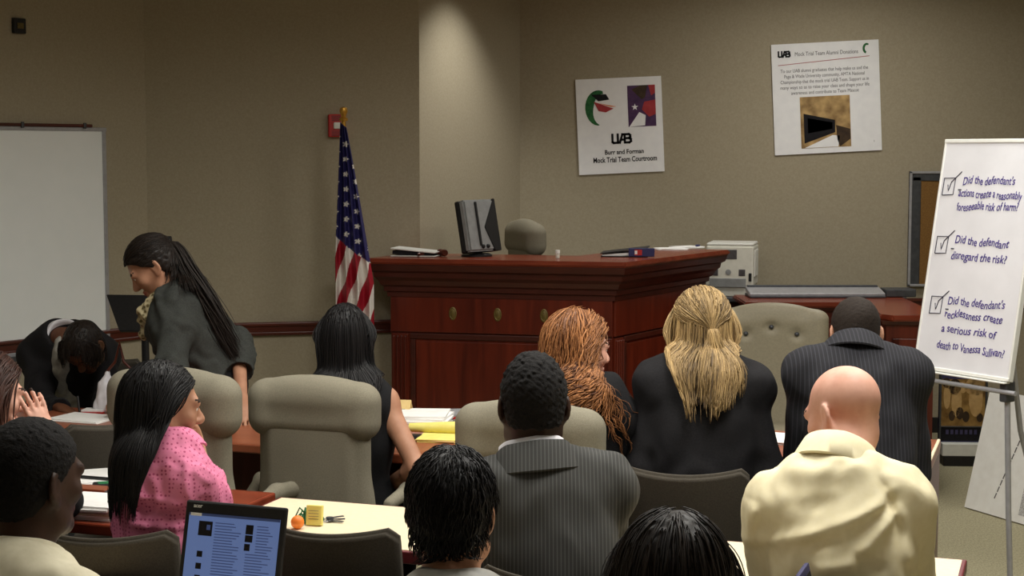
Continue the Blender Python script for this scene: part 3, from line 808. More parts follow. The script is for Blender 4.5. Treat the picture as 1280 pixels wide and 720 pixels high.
# ---------------------------------------------------------------- flag
fl = thing('flag', 'furled national flag with stars and stripes on a brass pole by the wall', 'flag', (P(428, 300, 8.42).x, 8.42, 0))
FX = fl.location.x
MB().lathe([(0, 0), (.15, 0), (.15, .015), (.13, .03), (.06, .045), (.03, .07), (.022, .12), (0, .12)], 32).build('base', M['gold'], fl, True)
MB().tube([(0, 0, .1), (.004, 0, 1.2), (.012, 0, 2.02)], .0125, 12).build('pole', M['gold'], fl, True)
m = MB(); m.lathe([(0, 2.0), (.022, 2.0), (.024, 2.012), (.012, 2.022), (.016, 2.035), (.022, 2.05), (.018, 2.068), (0, 2.075)], 16, Matrix.Translation((.012, 0, -.03))); m.build('finial', M['gold'], fl, True)
def flag_cloth():
    z1, z0 = 1.965, .62; nu, nv = 150, 320
    V = np.zeros((nv + 1, nu + 1, 3), np.float32)
    for j in range(nv + 1):
        t = j / nv; z = z1 + (z0 - z1) * t
        lf = -.004 - .035 * min(1, t / .5) ** 1.2; rt = .03 + .14 * min(1, t / .62) ** .95 - .02 * max(0, t - .8)
        for i in range(nu + 1):
            u = i / nu
            fold = math.sin(u * PI * 7 + 1.5 * t) * (.012 + .03 * t)
            ub = u + .035 * math.sin(u * PI * 7 + .6 + 1.5 * t) * (.4 + .6 * t)
            x = lf + (rt - lf) * min(1, max(0, ub)); y = -.03 - .045 * math.sin(PI * u) * (.4 + t) - fold
            V[j, i] = (x, y, z - .03 * u * (1 - t) - .05 * math.sin(u * 9) * max(0, t - .9))
    vi = np.arange((nu + 1) * (nv + 1)).reshape(nv + 1, nu + 1)
    Fq = np.stack([vi[:-1, :-1], vi[1:, :-1], vi[1:, 1:], vi[:-1, 1:]], -1).reshape(-1, 4)
    jj, ii = np.meshgrid(np.arange(nv) + .5, np.arange(nu) + .5, indexing='ij')
    u = ii / nu; t = jj / nv
    idx = np.zeros(u.shape, int)
    # stripes slant down across the folds
    s = (u * 4.0 + (t - .45) * 10 + 1.25); idx[(np.floor(s) % 2) == 0] = 1
    blue = t < (.44 + .10 * u); idx[blue] = 2
    # five pointed stars in slanted rows
    lfx = V[:-1, :-1, 0]; X = V[:-1, :-1, 0]; Z = V[:-1, :-1, 2]
    for r in range(9):
        for c in range(4):
            zc = 1.89 - r * .078 - (c % 2) * .039; xc = -.014 + c * .040 + (0.008 * r) * (c - 1) * .35
            dx = X - xc; dz = Z - zc; rr = np.hypot(dx, dz); a = np.arctan2(dz, dx) - PI / 2 + .25
            rad = .0165; k = np.mod(a + PI / 5, 2 * PI / 5) - PI / 5
            ins = rr < rad * (1 - .58 * np.abs(k) / (PI / 5))
            idx[ins & blue] = 0
    return mesh_np('cloth', V.reshape(-1, 3), Fq, [M['flag_w'], M['flag_r'], M['flag_b']], True, idx.reshape(-1))
M['flag_w'] = mat_noise('flag_white', srgb(224, 218, 210), srgb(232, 226, 218), 60, .6, .3)
M['flag_r'] = mat_noise('flag_red', srgb(150, 20, 38), srgb(166, 28, 46), 60, .6, .3)
M['flag_b'] = mat_noise('flag_blue', srgb(36, 32, 84), srgb(46, 42, 98), 60, .6, .3)
link('cloth', flag_cloth(), fl)

# ---------------------------------------------------------------- tables
TD = Vector((.945, -.327)).normalized(); TN = Vector((-TD.y, TD.x))       # along the rows, and away from the seats
TANG = math.atan2(TD.y, TD.x)
def table(name, label, p_near, s0, s1, depth, top_mat, edge_mat, leg_mat, h=.75, modesty=True, cat='table', group=None, flush=False):
    """a table along the row direction; p_near is a point of its near edge"""
    a = p_near + TD * s0; L = s1 - s0
    t = thing(name, label, cat, (a.x, a.y, 0), TANG, group)
    if edge_mat:
        MB().box((L / 2, depth / 2, h - .015), (L - .024, depth - .024, .03)).build('table_top', top_mat, t)
        m = MB(); e = .014
        for c, s in (((L / 2, e / 2, h - .018), (L, e, .034)), ((L / 2, depth - e / 2, h - .018), (L, e, .034)), ((e / 2, depth / 2, h - .018), (e, depth - .02, .034)), ((L - e * 1.2, depth / 2, h - .018), (e * 2.4, depth - .02, .034))): m.box(c, s, bev=.004)
        m.build('edge_band', edge_mat, t)
    else:
        MB().box((L / 2, depth / 2, h - .017), (L, depth, .034), bev=.006).build('table_top', top_mat, t)
    for x in (.09, L - (.022 if flush else .09)):
        MB().box((x, depth / 2 + (0 if flush else .04), (h - .034) / 2), (.04, depth - (.03 if flush else .20), h - .034), bev=.003).build('leg_panel', leg_mat, t)
    if modesty: MB().box((L / 2, depth - .14, .48), (L - .26, .02, .42), bev=.002).build('modesty_panel', leg_mat, t)
    return t
TP = Vector((1.28, 4.96))
t2 = table('counsel_table', 'brown wooden counsel table in front of the blonde woman and the bald man', TP, -1.56, 0, .92, M['table_top'], None, M['cherry'], flush=True)
MB().box((1.553, .46, .733), (.012, .915, .038), bev=.003).build('edge_band', M['cream_lam'], t2)
t1 = table('counsel_table', 'brown wooden counsel table that the standing woman leans on', TP, -3.62, -1.575, .52, M['table_top'], None, M['cherry'])
FP = Vector((-.29, 4.17))
table('long_table', 'cream topped table with maroon edge beside the grey suited man', FP, -.62, .16, .50, M['cream_lam'], M['maroon'], M['cherry_dark'], modesty=False)
table('long_table', 'cream topped table end at the lower right of the room', FP, .30, 1.42, .40, M['cream_lam'], M['maroon'], M['cherry_dark'], modesty=False)
table('long_table', 'reddish table stacked with papers beside the pink shirted woman', FP, -1.75, -.66, .55, M['cherry_top'], None, M['cherry_dark'], modesty=False)
GP = Vector((-.64, 3.24))
table('long_table', 'nearest table carrying the open netbook', GP, -.85, .42, .50, M['cream_lam'], M['maroon'], M['cherry_dark'], modesty=False)
table('long_table', 'nearest table on the right carrying the dark laptop', GP, .44, 1.85, .50, M['cream_lam'], M['maroon'], M['cherry_dark'], modesty=False)

# ---------------------------------------------------------------- chairs
def fbuild(par, name, mat, lo, hi, h, fn):
    f = Field(lo, hi, h); fn(f); return f.build(name, [mat], par)
def exec_chair(label, mat, tufted=False):
    t = thing('executive_chair', label, 'chair')
    def back(f):
        f.box((0, -.27, .70), (.205, .045, .24), .04, k=.0)
        f.ell((0, -.255, .60), (.21, .06, .2), k=.05)
        f.box((0, -.30, .72), (.165, .03, .2), .025, k=.02)
    def head(f):
        f.box((0, -.275, .955), (.226, .062, .085), .055, k=0)
        f.ell((0, -.275, 1.03), (.185, .052, .052), k=.06)
        f.cap((-.185, -.275, .93), (-.19, -.275, 1.0), .06, .055, k=.03); f.cap((.185, -.275, .93), (.19, -.275, 1.0), .06, .055, k=.03)
    def tuft(f):
        f.box((0, -.27, .74), (.20, .05, .30), .04, k=0)
        f.cap((-.19, -.262, .5), (-.20, -.262, 1.02), .055, .05, k=.02); f.cap((.19, -.262, .5), (.20, -.262, 1.02), .055, .05, k=.02)
        f.ell((0, -.27, 1.04), (.20, .05, .065), k=.03)
        for x, z in ((-.11, .95), (0, .985), (.11, .95)):
            f.ell((x, -.205, z), (.022, .026, .022), k=.03, sub=True)
    lo, hi = (-.32, -.42, .36), (.32, -.12, 1.16)
    if tufted:
        fbuild(t, 'backrest', mat, lo, hi, .008, tuft)
        for x, z in ((-.11, .95), (0, .985), (.11, .95)):
            MB().sphere((x, -.226, z), .011, 12).build('button', M['darksteel'], t, True)
    else:
        fbuild(t, 'backrest', mat, lo, hi, .008, back); fbuild(t, 'headrest', mat, lo, hi, .008, head)
    fbuild(t, 'seat', mat, (-.34, -.34, .34), (.34, .36, .56), .008, lambda f: (f.box((0, .0, .45), (.245, .25, .055), .045, k=0), f.ell((0, .05, .48), (.2, .2, .04), k=.04)))
    for s in (-1, 1):
        fbuild(t, 'armrest', mat, (s * .30 - .12, -.36, .38), (s * .30 + .12, .3, .74), .008, lambda f: (f.cap((s * .265, -.24, .64), (s * .285, -.12, .665), .022, .027, k=.02), f.cap((s * .285, -.12, .665), (s * .29, .12, .645), .028, .029, k=.02), f.cap((s * .29, .12, .645), (s * .28, .17, .60), .027, .022, k=.02), f.cap((s * .28, .16, .60), (s * .262, .05, .45), .022, .022, k=.02)))
    MB().lathe([(0, .1), (.028, .1), (.028, .26), (.02, .28), (.02, .40), (0, .40)], 16).build('column', M['black'], t, True)
    b = MB()
    for k in range(5):
        a = 2 * PI * k / 5 + .3; b.tube([(0, 0, .115), (.14 * math.cos(a), .14 * math.sin(a), .105), (.28 * math.cos(a), .28 * math.sin(a), .075)], [.024, .02, .014], 8)
    b.build('star_base', M['black'], t, True)
    for k in range(5):
        a = 2 * PI * k / 5 + .3; x, y = .28 * math.cos(a), .28 * math.sin(a)
        mm = MB(); mm.lathe([(0, -.018), (.026, -.018), (.028, -.01), (.028, .01), (.026, .018), (0, .018)], 14, Matrix.Translation((x, y, .029)) @ Euler((0, PI / 2, a + .6)).to_matrix().to_4x4()); mm.tube([(x, y, .03), (x, y, .075)], .008, 8)
        mm.build('caster', M['black'], t, True)
    return t
def put(o, x, y, rz, label=None, z=0, sc=1):
    o.location = (x, y, z); o.rotation_euler = (0, 0, rz); o.scale = (sc, sc, sc)
    if label: o['label'] = label
    return o
RZ = TANG            # facing square to the tables
EC = exec_chair('taupe executive chair occupied by the long black haired woman', M['taupe'])
EXEC_SPOTS = [  # px centre, Y of the back surface, turn, label, z, scale
    (203, 5.15, -4, 'empty taupe executive chair seen behind the pink shirted woman', 0, 1.02),
    (654, 4.76, -1, 'taupe executive chair just beyond the grey suited man, holding the red haired woman', 0, .975)]
def place_exec(o, px, Y, turn, label, z=0, sc=1.0):
    x = P(px, 480, Y).x; rz = RZ + R(turn); f = Vector((-math.sin(rz), math.cos(rz)))
    p = Vector((x, Y)) + f * .335 * sc
    return put(o, p.x, p.y, rz, label, z, sc)
place_exec(EC, 383, 5.30, 1, None, 0, .975)
for s in EXEC_SPOTS: place_exec(copy_tree(EC), *s)
jc = copy_tree(EC); put(jc, -.165, 9.09, R(110), 'taupe swivel chair turned sideways behind the judge bench', .42, .93)
TC = exec_chair('tufted taupe leather chair facing the room across the counsel table', M['taupe_light'], True)
q = P(976, 400, 7.25); put(TC, q.x + .02, 7.55, PI + R(-6), None, 0, 1.02); TC.scale = (1.12, 1.02, .97)

def shell_chair(label):
    t = thing('low_back_chair', label, 'chair')
    nu, nv = 28, 18; fr = []; bk = []
    for j in range(nv + 1):
        tt = j / nv; rf = []; rb = []
        for i in range(nu + 1):
            s = -1 + 2 * i / nu
            hw = .185 + .02 * math.sin(tt * PI * .6)
            edge = (1 - abs(s) ** 10 * .03)
            x = s * hw * edge; y = -.23 - .055 * tt + .075 * s * s
            z = .48 + .385 * tt - .02 * (1 - s * s) * tt - .028 * max(0, abs(s) - .86) / .14 * tt
            rf.append((x, y + .016, z)); rb.append((x, y - .016, z))
        fr.append(rf); bk.append(rb)
    m = MB(); rows = fr + bk[::-1] + [fr[0]]; m.grid(rows)
    m.grid([[r[0] for r in fr], [r[0] for r in bk]]); m.grid([[r[-1] for r in fr], [r[-1] for r in bk]])
    bmesh.ops.remove_doubles(m.bm, verts=m.bm.verts, dist=1e-5); bmesh.ops.recalc_face_normals(m.bm, faces=m.bm.faces)
    bmesh.ops.bevel(m.bm, geom=[e for e in m.bm.edges if len(e.link_faces) == 2 and e.calc_face_angle(0) > 1.0], offset=.01, segments=3, affect='EDGES')
    m.build('backrest', M['char_cloth'], t, True, angle=180)
    fbuild(t, 'seat', M['char_cloth'], (-.3, -.3, .38), (.3, .3, .52), .009, lambda f: f.box((0, .0, .445), (.22, .215, .03), .028, k=0))
    for sx in (-1, 1):
        MB().tube([(sx * .20, .17, .43), (sx * .215, .20, .2), (sx * .22, .215, 0.004)], .012, 10).build('leg', M['darksteel'], t, True)
        MB().tube([(sx * .17, -.255, .60), (sx * .19, -.22, .43), (sx * .21, -.235, .2), (sx * .22, -.26, 0.004)], .012, 10).build('leg', M['darksteel'], t, True)
    m = MB()
    for y in (-.17, .15): m.tube([(-.2, y, .42), (.2, y, .42)], .010, 8)
    m.build('seat_frame', M['darksteel'], t, True)
    return t
SC_ = shell_chair('low charcoal chair in which the blonde woman in black sits')
def place_shell(o, px, Y, turn, label=None):
    x = P(px, 600, Y).x; rz = RZ + R(turn); f = Vector((-math.sin(rz), math.cos(rz)))
    p = Vector((x, Y)) + f * .27
    return put(o, p.x, p.y, rz, label)
place_shell(SC_, 853, 4.72, 10)
for px, Y, turn, label in ((116, 3.93, 12, 'low charcoal chair in which the pink shirted woman sits'),
                           (397, 3.98, 2, 'empty low charcoal chair pulled up to the cream table'),
                           (1075, 4.5, 14, 'low charcoal chair in which the charcoal suited man sits'),
                           (1040, 3.32, 14, 'low charcoal chair in which the bald man sits'),
                           (698, 3.53, 6, 'low charcoal chair in which the grey suited man sits'),
                           (-50, 4.0, 14, 'low charcoal chair in which the woman at the left edge sits')):
    place_shell(copy_tree(SC_), px, Y, turn, label)
o = copy_tree(SC_); put(o, -1.60, 5.80, R(50), 'low charcoal chair turned sideways beside the left executive chair')
o = copy_tree(SC_); put(o, -1.92, 7.10, PI + R(-6), 'low charcoal chair in which the writing woman sits')
# ---------------------------------------------------------------- marker board easel
eb = P(1146, 460, 6.33); er = P(1262, 473, 5.93)
ex_ = Vector((er.x - eb.x, er.y - eb.y, 0)); EW = ex_.length; EANG = math.atan2(ex_.y, ex_.x); EH = .90; LEAN = R(9.5)
es = thing('easel', 'grey tripod easel with a white marker board of three handwritten questions', 'easel', ((eb.x + er.x) / 2, (eb.y + er.y) / 2, 0), EANG)
EZ = (eb.z + er.z) / 2
BM = Matrix.Translation((0, 0, EZ)) @ Euler((-LEAN, 0, 0)).to_matrix().to_4x4()       # board frame: x along, z up, -y front
EMW = Matrix.Translation(es.location) @ Matrix.Rotation(EANG, 4, 'Z') @ BM; EMI = EMW.inverted()
def on_board(px, py):
    a = EMI @ Vector((0, 0, CAM_H)); b = EMI @ P(px, py, 6.0); t = (-.012 - a.y) / (b.y - a.y); q = a + (b - a) * t
    return q.x, q.z
def bbuild(m, name, mat, smooth=False):
    m.bm.transform(BM); return m.build(name, mat, es, smooth)
brd = bbuild(MB().box((0, 0, EH / 2), (EW, .020, EH), bev=.002), 'marker_board', M['board'])
m = MB()
m.box((0, 0, EH + .004), (EW + .016, .028, .016), bev=.003); m.box((0, -.002, .0), (EW + .016, .030, .014), bev=.003)
for s in (-1, 1): m.box((s * (EW / 2 + .003), 0, EH / 2), (.010, .026, EH), bev=.003)
bbuild(m, 'board_frame', M['white_pl'])
def hand(body, px0, px1, py, size, seed, mat='ink'):
    x0, z = on_board(px0, py); x1, _ = on_board(px1, py)
    me = text_mesh(body, size, 'LEFT', shear=.12, seed=seed, jit=.0016, bold=.0003)
    co = [v.co.x for v in me.vertices]; w = max(co) - min(co); sxx = (x1 - x0) / w; mn = min(co)
    rs = random.Random(seed); sl = rs.uniform(-.03, .02)
    for v in me.vertices: v.co.x = (v.co.x - mn) * sxx; v.co.y += sl * v.co.x
    me.name = 'handwriting'; me.transform(BM @ Matrix.Translation((x0, -.0112, z)) @ Euler((PI / 2, 0, 0)).to_matrix().to_4x4())
    me.materials.clear(); me.materials.append(M[mat]); return link('handwriting', me, es)
for k, (b, x0, x1, y) in enumerate((("Did the defendant's", 1204, 1269, 226), ('actions create a reasonably', 1198, 1278, 241), ('foreseeable risk of harm?', 1196, 1273, 258),
                                   ('Did the defendant', 1194, 1262, 300), ('disregard the risk?', 1189, 1259, 319),
                                   ("Did the defendant's", 1185, 1257, 376), ('recklessness create', 1181, 1254, 392), ('a serious risk of', 1177, 1247, 410), ('death to Vanessa Sullivan?', 1171, 1257, 430))):
    hand(b, x0, x1, y, .045, k, 'ink')
for px, py in ((1186, 233), (1177, 306), (1170, 381)):
    m = MB(); x, z = on_board(px, py); w, h = .030, .035
    q = [(x - w, z - h), (x + w * .9, z - h * .9), (x + w, z + h), (x - w * .95, z + h * .95), (x - w, z - h)]
    m.tube([(a, -.0115, b) for a, b in q], .0018, 6)
    m.tube([(x - w * .2, -.0115, z + h * .2), (x, -.0115, z - h * .5), (x + w * .35, -.0115, z + h * .5), (x + w * 1.9, -.0115, z + h * 1.7)], .0018, 6)
    m.tube([(x + w * 1.7, -.0115, z - .012), (x + w * 2.2, -.0115, z - .012)], .0022, 6)
    o = bbuild(m, 'check_box', M['ink_dark'], True)
eL = lambda x, y, z: (x, y, z)
m = MB(); m.tube([(-EW / 2 - .0, -.012, EZ - .045), (EW / 2 + .04, -.012, EZ - .045)], .009, 10); m.build('crossbar', M['steel'], es, True)
m = MB(); m.box((0, -.014, EZ - .010), (EW, .035, .006), bev=.002); m.build('board_ledge', M['white_pl'], es)
for s in (-1, 1):
    MB().box((s * (EW / 2 - .02), .012, EZ - .045), (.035, .05, .08), bev=.006).build('bracket', M['darksteel'], es)
MB().tube([(EW / 2 - .02, .012, EZ - .04), (EW / 2 - .015, .03, .45), (EW / 2 + .0, .045, .01)], .011, 12).build('leg', M['steel'], es, True)
MB().tube([(-EW / 2 + .02, .012, EZ - .04), (-EW / 2 + .015, .03, .45), (-EW / 2 - .0, .045, .01)], .011, 12).build('leg', M['steel'], es, True)
MB().tube([(0, .16, EZ + .68), (0, .34, .7), (0, .60, .01)], .011, 12).build('leg', M['steel'], es, True)
m = MB(); m.tube([(-.04, .14, EZ + .74), (.04, .14, EZ + .74)], .014, 10); m.tube([(0, .13, EZ - .03), (0, .155, EZ + .74)], .010, 10); m.build('mast', M['darksteel'], es, True)
for x in (EW / 2 - .02, -EW / 2 + .02):
    MB().tube([(x, .012, EZ - .05), (x * .2, .13, EZ + .2)], .008, 8).build('brace', M['darksteel'], es, True)

# ---------------------------------------------------------------- foam board leaning on a black stand
fb0 = PZ(1206, 635, .0); fb1 = PZ(1283, 658, .0)
fd = Vector((fb1.x - fb0.x, fb1.y - fb0.y)).normalized(); fang = math.atan2(fd.y, fd.x)
fo = thing('foam_board', 'large white foam board with small print leaning low behind the easel pole', 'board', (fb0.x, fb0.y, 0), fang)
FMx = Matrix.Translation((0, 0, .003)) @ Euler((-R(14), 0, 0)).to_matrix().to_4x4()
m = MB(); m.box((.375, 0, .31), (.75, .008, .615)); m.bm.transform(FMx); m.build('board', M['paper'], fo)
M['fine_print'] = mat_noise('fine_print', srgb(120, 118, 118), srgb(232, 230, 228), 240, .7, .2, stretch=(1, 1, .8))
m = MB(); m.box((.50, -.0046, .22), (.24, .0006, .36)); m.bm.transform(FMx); m.build('printed_map', M['fine_print'], fo)
m = MB()
for k in range(9): m.box((.20 + .01 * k, -.0046, .10 + .035 * k), (.007, .0006, .030), (0, R(15), 0))
m.bm.transform(FMx); m.build('printed_line', M['print_grey'], fo)
st = thing('display_stand', 'black folding stand at the right edge behind the foam board', 'stand', (fb0.x + .70, fb0.y - .13, 0), fang)
for k, (a, b) in enumerate((((-.30, .02, 0), (.02, .12, 1.25)), ((.32, .02, 0), (.0, .12, 1.25)), ((0, .5, 0), (.01, .15, 1.25)))):
    MB().tube([a, b], .011, 10).build('leg', M['black'], st, True)
m = MB(); m.box((.01, .13, 1.25), (.07, .07, .05), bev=.01); m.build('hinge', M['black'], st)
m = MB(); m.box((-.08, .085, .93), (.05, .05, .06), bev=.008); m.build('clamp', M['black'], st)

# ---------------------------------------------------------------- small framed poster on its stand
q0 = PZ(1173, 581, 0); PX0 = q0.x; PY0 = q0.y
ps = thing('framed_poster', 'small framed poster of pale faces standing on the floor under the easel board', 'poster', (PX0, PY0, 0), R(-3))
pwid = .275
MB().box((pwid / 2 + .015, .04, .03), (pwid - .01, .16, .06), bev=.004).build('plinth', M['vinyl_base'], ps)
MB().box((pwid / 2 + .012, .035, .095), (pwid, .15, .072), bev=.004).build('base', M['white_pl'], ps)
MB().box((pwid / 2, .03, .36), (pwid, .018, .46)).build('backing', M['navy'], ps)
m = MB()
for c, s in (((.006, .02, .36), (.012, .024, .46)), ((pwid - .006, .02, .36), (.012, .024, .46)), ((pwid / 2, .02, .585), (pwid, .024, .012)), ((pwid / 2, .02, .222), (pwid - .02, .022, .006))): m.box(c, s, bev=.002)
m.build('frame', M['darksteel'], ps)
M['poster_sky'] = mat_noise('poster_blue', srgb(58, 56, 96), srgb(84, 78, 118), 12, .4, .4)
M['poster_warm'] = mat_noise('poster_amber', srgb(110, 78, 36), srgb(186, 148, 84), 16, .4, .4, detail=6)
M['poster_face'] = mat_noise('poster_face', srgb(192, 152, 96), srgb(214, 178, 122), 30, .4, .4)
m = MB(); m.box((pwid / 2, .0205, .40), (pwid - .02, .002, .35)); m.build('picture', M['poster_warm'], ps)
m = MB(); m.box((pwid / 2, .0195, .545), (pwid - .02, .002, .09)); m.build('sky_band', M['poster_sky'], ps)
for x, z, w, h, c in ((.045, .40, .02, .075, 'poster_face'), (.10, .37, .03, .09, 'poster_face'), (.21, .38, .04, .10, 'poster_face'), (.215, .46, .045, .055, 'sepia'), (.04, .478, .022, .03, 'sepia_dark'), (.045, .468, .016, .024, 'poster_face'), (.088, .455, .036, .046, 'sepia_dark'), (.09, .445, .028, .040, 'poster_face'), (.135, .452, .022, .034, 'poster_face'), (.18, .456, .034, .044, 'poster_face'), (.075, .285, .018, .03, 'sepia_dark'), (.12, .30, .022, .036, 'sepia_dark'), (.155, .28, .02, .032, 'sepia_dark'), (.235, .275, .018, .026, 'sepia_dark')):
    mm = MB(); mm.lathe([(0, 0), (1, 0), (1, .0015), (0, .0015)], 20, Matrix.Translation((x, .0195, z)) @ Euler((PI / 2, 0, 0)).to_matrix().to_4x4() @ Matrix.Diagonal((w, h, 1, 1))); mm.build('portrait' if c == 'poster_face' else 'shadowed_figure', M[c], ps)
m = MB(); m.box((pwid / 2, .0195, .178), (pwid - .02, .002, .08)); m.build('caption_band', M['print'], ps)
m = MB()
for k in range(7): m.box((.05 + .027 * k, .018, .19), (.016, .001, .026)); m.box((.052 + .027 * k, .0172, .186), (.006, .001, .012))
m.build('caption', M['poster_sky'], ps)

# ---------------------------------------------------------------- netbook
_me = mat_emit
def mat_emit(n, c, s):
    m = _me(n, c, s); m.node_tree.nodes['Principled BSDF'].inputs['Base Color'].default_value = (.03, .035, .05, 1); return m
M['screen'] = mat_emit('lit_screen', srgb(122, 148, 208), .40)
M['screen_txt'] = mat_emit('screen_text', srgb(84, 104, 165), .26)
M['screen_bar'] = mat_emit('screen_bar', srgb(70, 88, 140), .2)
ltl = P(233, 621, 3.66)
YAW = R(-20); LWD, LHT = .262, .235; BK = R(14)
lp_d = Vector((math.cos(YAW), math.sin(YAW)))
hz_ = .772
ln_ = Vector((-math.sin(YAW), math.cos(YAW)))      # away from the user
top_c = Vector((ltl.x, ltl.y)) + lp_d * LWD / 2
hc = top_c - ln_ * math.sin(BK) * LHT
lp = thing('laptop', 'open black laptop with a bright blue lit page on its screen', 'laptop', (hc.x, hc.y, .7515), YAW)
lm = Matrix.Translation((0, 0, hz_ - .7515)) @ Euler((-BK, 0, 0)).to_matrix().to_4x4()
def lb(m, name, mat, par=None): m.bm.transform(lm); return m.build(name, mat, par or lp)
MB().box((0, -.10, .011), (LWD, .21, .02), bev=.005).build('base', M['black'], lp)
m = MB()
for r in range(5):
    for c in range(12): m.box((-.105 + .019 * c, -.05 - .019 * r, .022), (.016, .016, .003))
m.build('keyboard', M['darksteel'], lp)
MB().box((0, -.17, .0215), (.06, .035, .002)).build('touchpad', M['darksteel'], lp)
lid = lb(MB().box((0, .006, LHT / 2), (LWD, .012, LHT), bev=.005), 'lid', M['black'])
sw, sh, sz0 = .236, .195, .012
lb(MB().box((0, -.0006, sz0 + sh / 2), (sw, .0012, sh)), 'screen', M['screen'])
def lrect(x0, x1, y0, y1, mat, name, d=-.0016):   # fractions of the screen from top left
    lb(MB().box((-sw / 2 + sw * (x0 + x1) / 2, d, sz0 + sh * (1 - (y0 + y1) / 2)), (sw * (x1 - x0), .0008, sh * (y1 - y0))), name, mat)
lrect(.12, .27, .09, .26, M['print'], 'page_image'); lrect(.21, .25, .13, .19, M['screen_txt'], 'page_image_highlight', -.0024)
lrect(.64, .72, .09, .20, M['print'], 'page_image'); lrect(.64, .72, .21, .29, M['print'], 'page_image'); lrect(.64, .70, .31, .39, M['print'], 'page_image')
for y in (.44, .58, .72, .85): lrect(.13, .19, y, y + .07, M['print'], 'thumbnail')
lrect(.0, 1, 0, .03, M['screen_bar'], 'title_bar')
lrect(.02, .14, .0, .035, M['paper'], 'window_tab', -.0024)
m = MB(); rs = random.Random(4)
for k in range(26):
    y = .10 + .033 * k
    for x0, x1 in ((.30, .60), (.66 if k > 9 else .76, .95)):
        w = (x1 - x0) * rs.uniform(.6, 1)
        m.box((-sw / 2 + sw * (x0 + w / 2), -.0014, sz0 + sh * (1 - y)), (sw * w, .0006, .0022))
lb(m, 'page_text', M['screen_txt'])
me = text_mesh('acer', .013, bold=.0002); me.name = 'logo'; me.transform(lm @ XZ(-.098, LHT - .012, -.0005)); me.materials.clear(); me.materials.append(M['white_pl']); link('logo', me, lp)

# dark laptop whose lid corner rises before the yellow shirt
qk = P(1012, 706, 3.30)
l2 = thing('laptop', 'dark laptop lid corner rising in front of the bald man in yellow', 'laptop', (qk.x + .035, qk.y - .01, .7515), R(70))
l2m = Matrix.Translation((-.13, .0, .012)) @ Euler((-R(12), 0, 0)).to_matrix().to_4x4()
hgt = qk.z - .755
m = MB(); m.box((0, .005, hgt / 2), (.26, .010, hgt), bev=.002); m.bm.transform(l2m); m.build('lid', M['navy'], l2)
m = MB(); m.box((0, -.001, hgt / 2), (.235, .002, hgt - .03)); m.bm.transform(l2m); m.build('screen', M['print'], l2)
MB().box((-.13, -.10, .010), (.26, .2, .018), bev=.004).build('base', M['black'], l2)

# ---------------------------------------------------------------- papers and things on the tables
def sheet_stack(name, label, cat, px, py, z, w, d, n, rz, mats, group=None, th=.004):
    q = PZ(px, py, z); t = thing(name, label, cat, (q.x, q.y, z), rz, group); rs = random.Random(int(px * 7 + py))
    for k in range(n):
        MB().box((rs.uniform(-.01, .01), rs.uniform(-.01, .01), th * (k + .5)), (w, d, th * .96), (0, 0, rs.uniform(-.08, .08)), bev=.0006).build('sheet', M[mats[k % len(mats)]], t)
    return t
TZ = .7505
sheet_stack('document', 'white sheet on which the writing woman writes', 'papers', 104, 524, TZ, .24, .17, 2, R(-20), ['paper'])
sheet_stack('folder', 'small red and white folder lying past the written sheet', 'folder', 121, 516, TZ, .09, .06, 2, R(-8), ['red', 'paper'], th=.008)
sheet_stack('document', 'messy pile of white papers beside the bare arm of the black haired woman', 'papers', 522, 530, TZ, .25, .20, 5, R(-8), ['paper'], th=.009)
sheet_stack('folder', 'grey and red folder lying on the far edge past the yellow legal pads', 'folder', 548, 524, TZ, .22, .14, 3, R(10), ['steel', 'red', 'steel'], th=.010)
t = sheet_stack('legal_pad', 'yellow legal pad with a curled page on the brown table', 'notepad', 553, 548, TZ, .15, .2, 3, R(-12), ['yellow', 'manila', 'yellow'])
MB().tube([(-.14, .05, .028), (-.02, .055, .03), (.09, .06, .032)], [.016, .022, .026], 14).build('rolled_page', M['yellow'], t, True)
q = PZ(499, 548, TZ)
t = thing('phone', 'black phone lying between the white papers and the bare arm', 'phone', (q.x + .03, q.y, TZ), R(-10)); MB().box((0, 0, .006), (.11, .06, .012), bev=.004).build('case', M['black'], t); MB().box((0, 0, .0125), (.09, .05, .001)).build('screen', M['print'], t)
q = PZ(487, 524, TZ)
t = thing('name_card', 'folded manila name card standing at the far edge of the table', 'card', (q.x, q.y, TZ), R(-14))
m = MB(); m.prism([(-.04, 0), (-.038, 0), (.0, .075), (.038, 0), (.04, 0), (.001, .08), (-.001, .08)], -.09, .09, Euler((PI / 2, 0, PI / 2)).to_matrix().to_4x4()); m.build('card', M['manila'], t)
MB().box((.045, -.0235, .036), (.05, .001, .022), (R(-27), 0, 0)).build('mark', M['print'], t)
sheet_stack('document', 'pale papers on the table between the blonde woman and the suited man', 'papers', 972, 550, TZ, .16, .2, 3, R(-24), ['paper', 'manila', 'paper'])
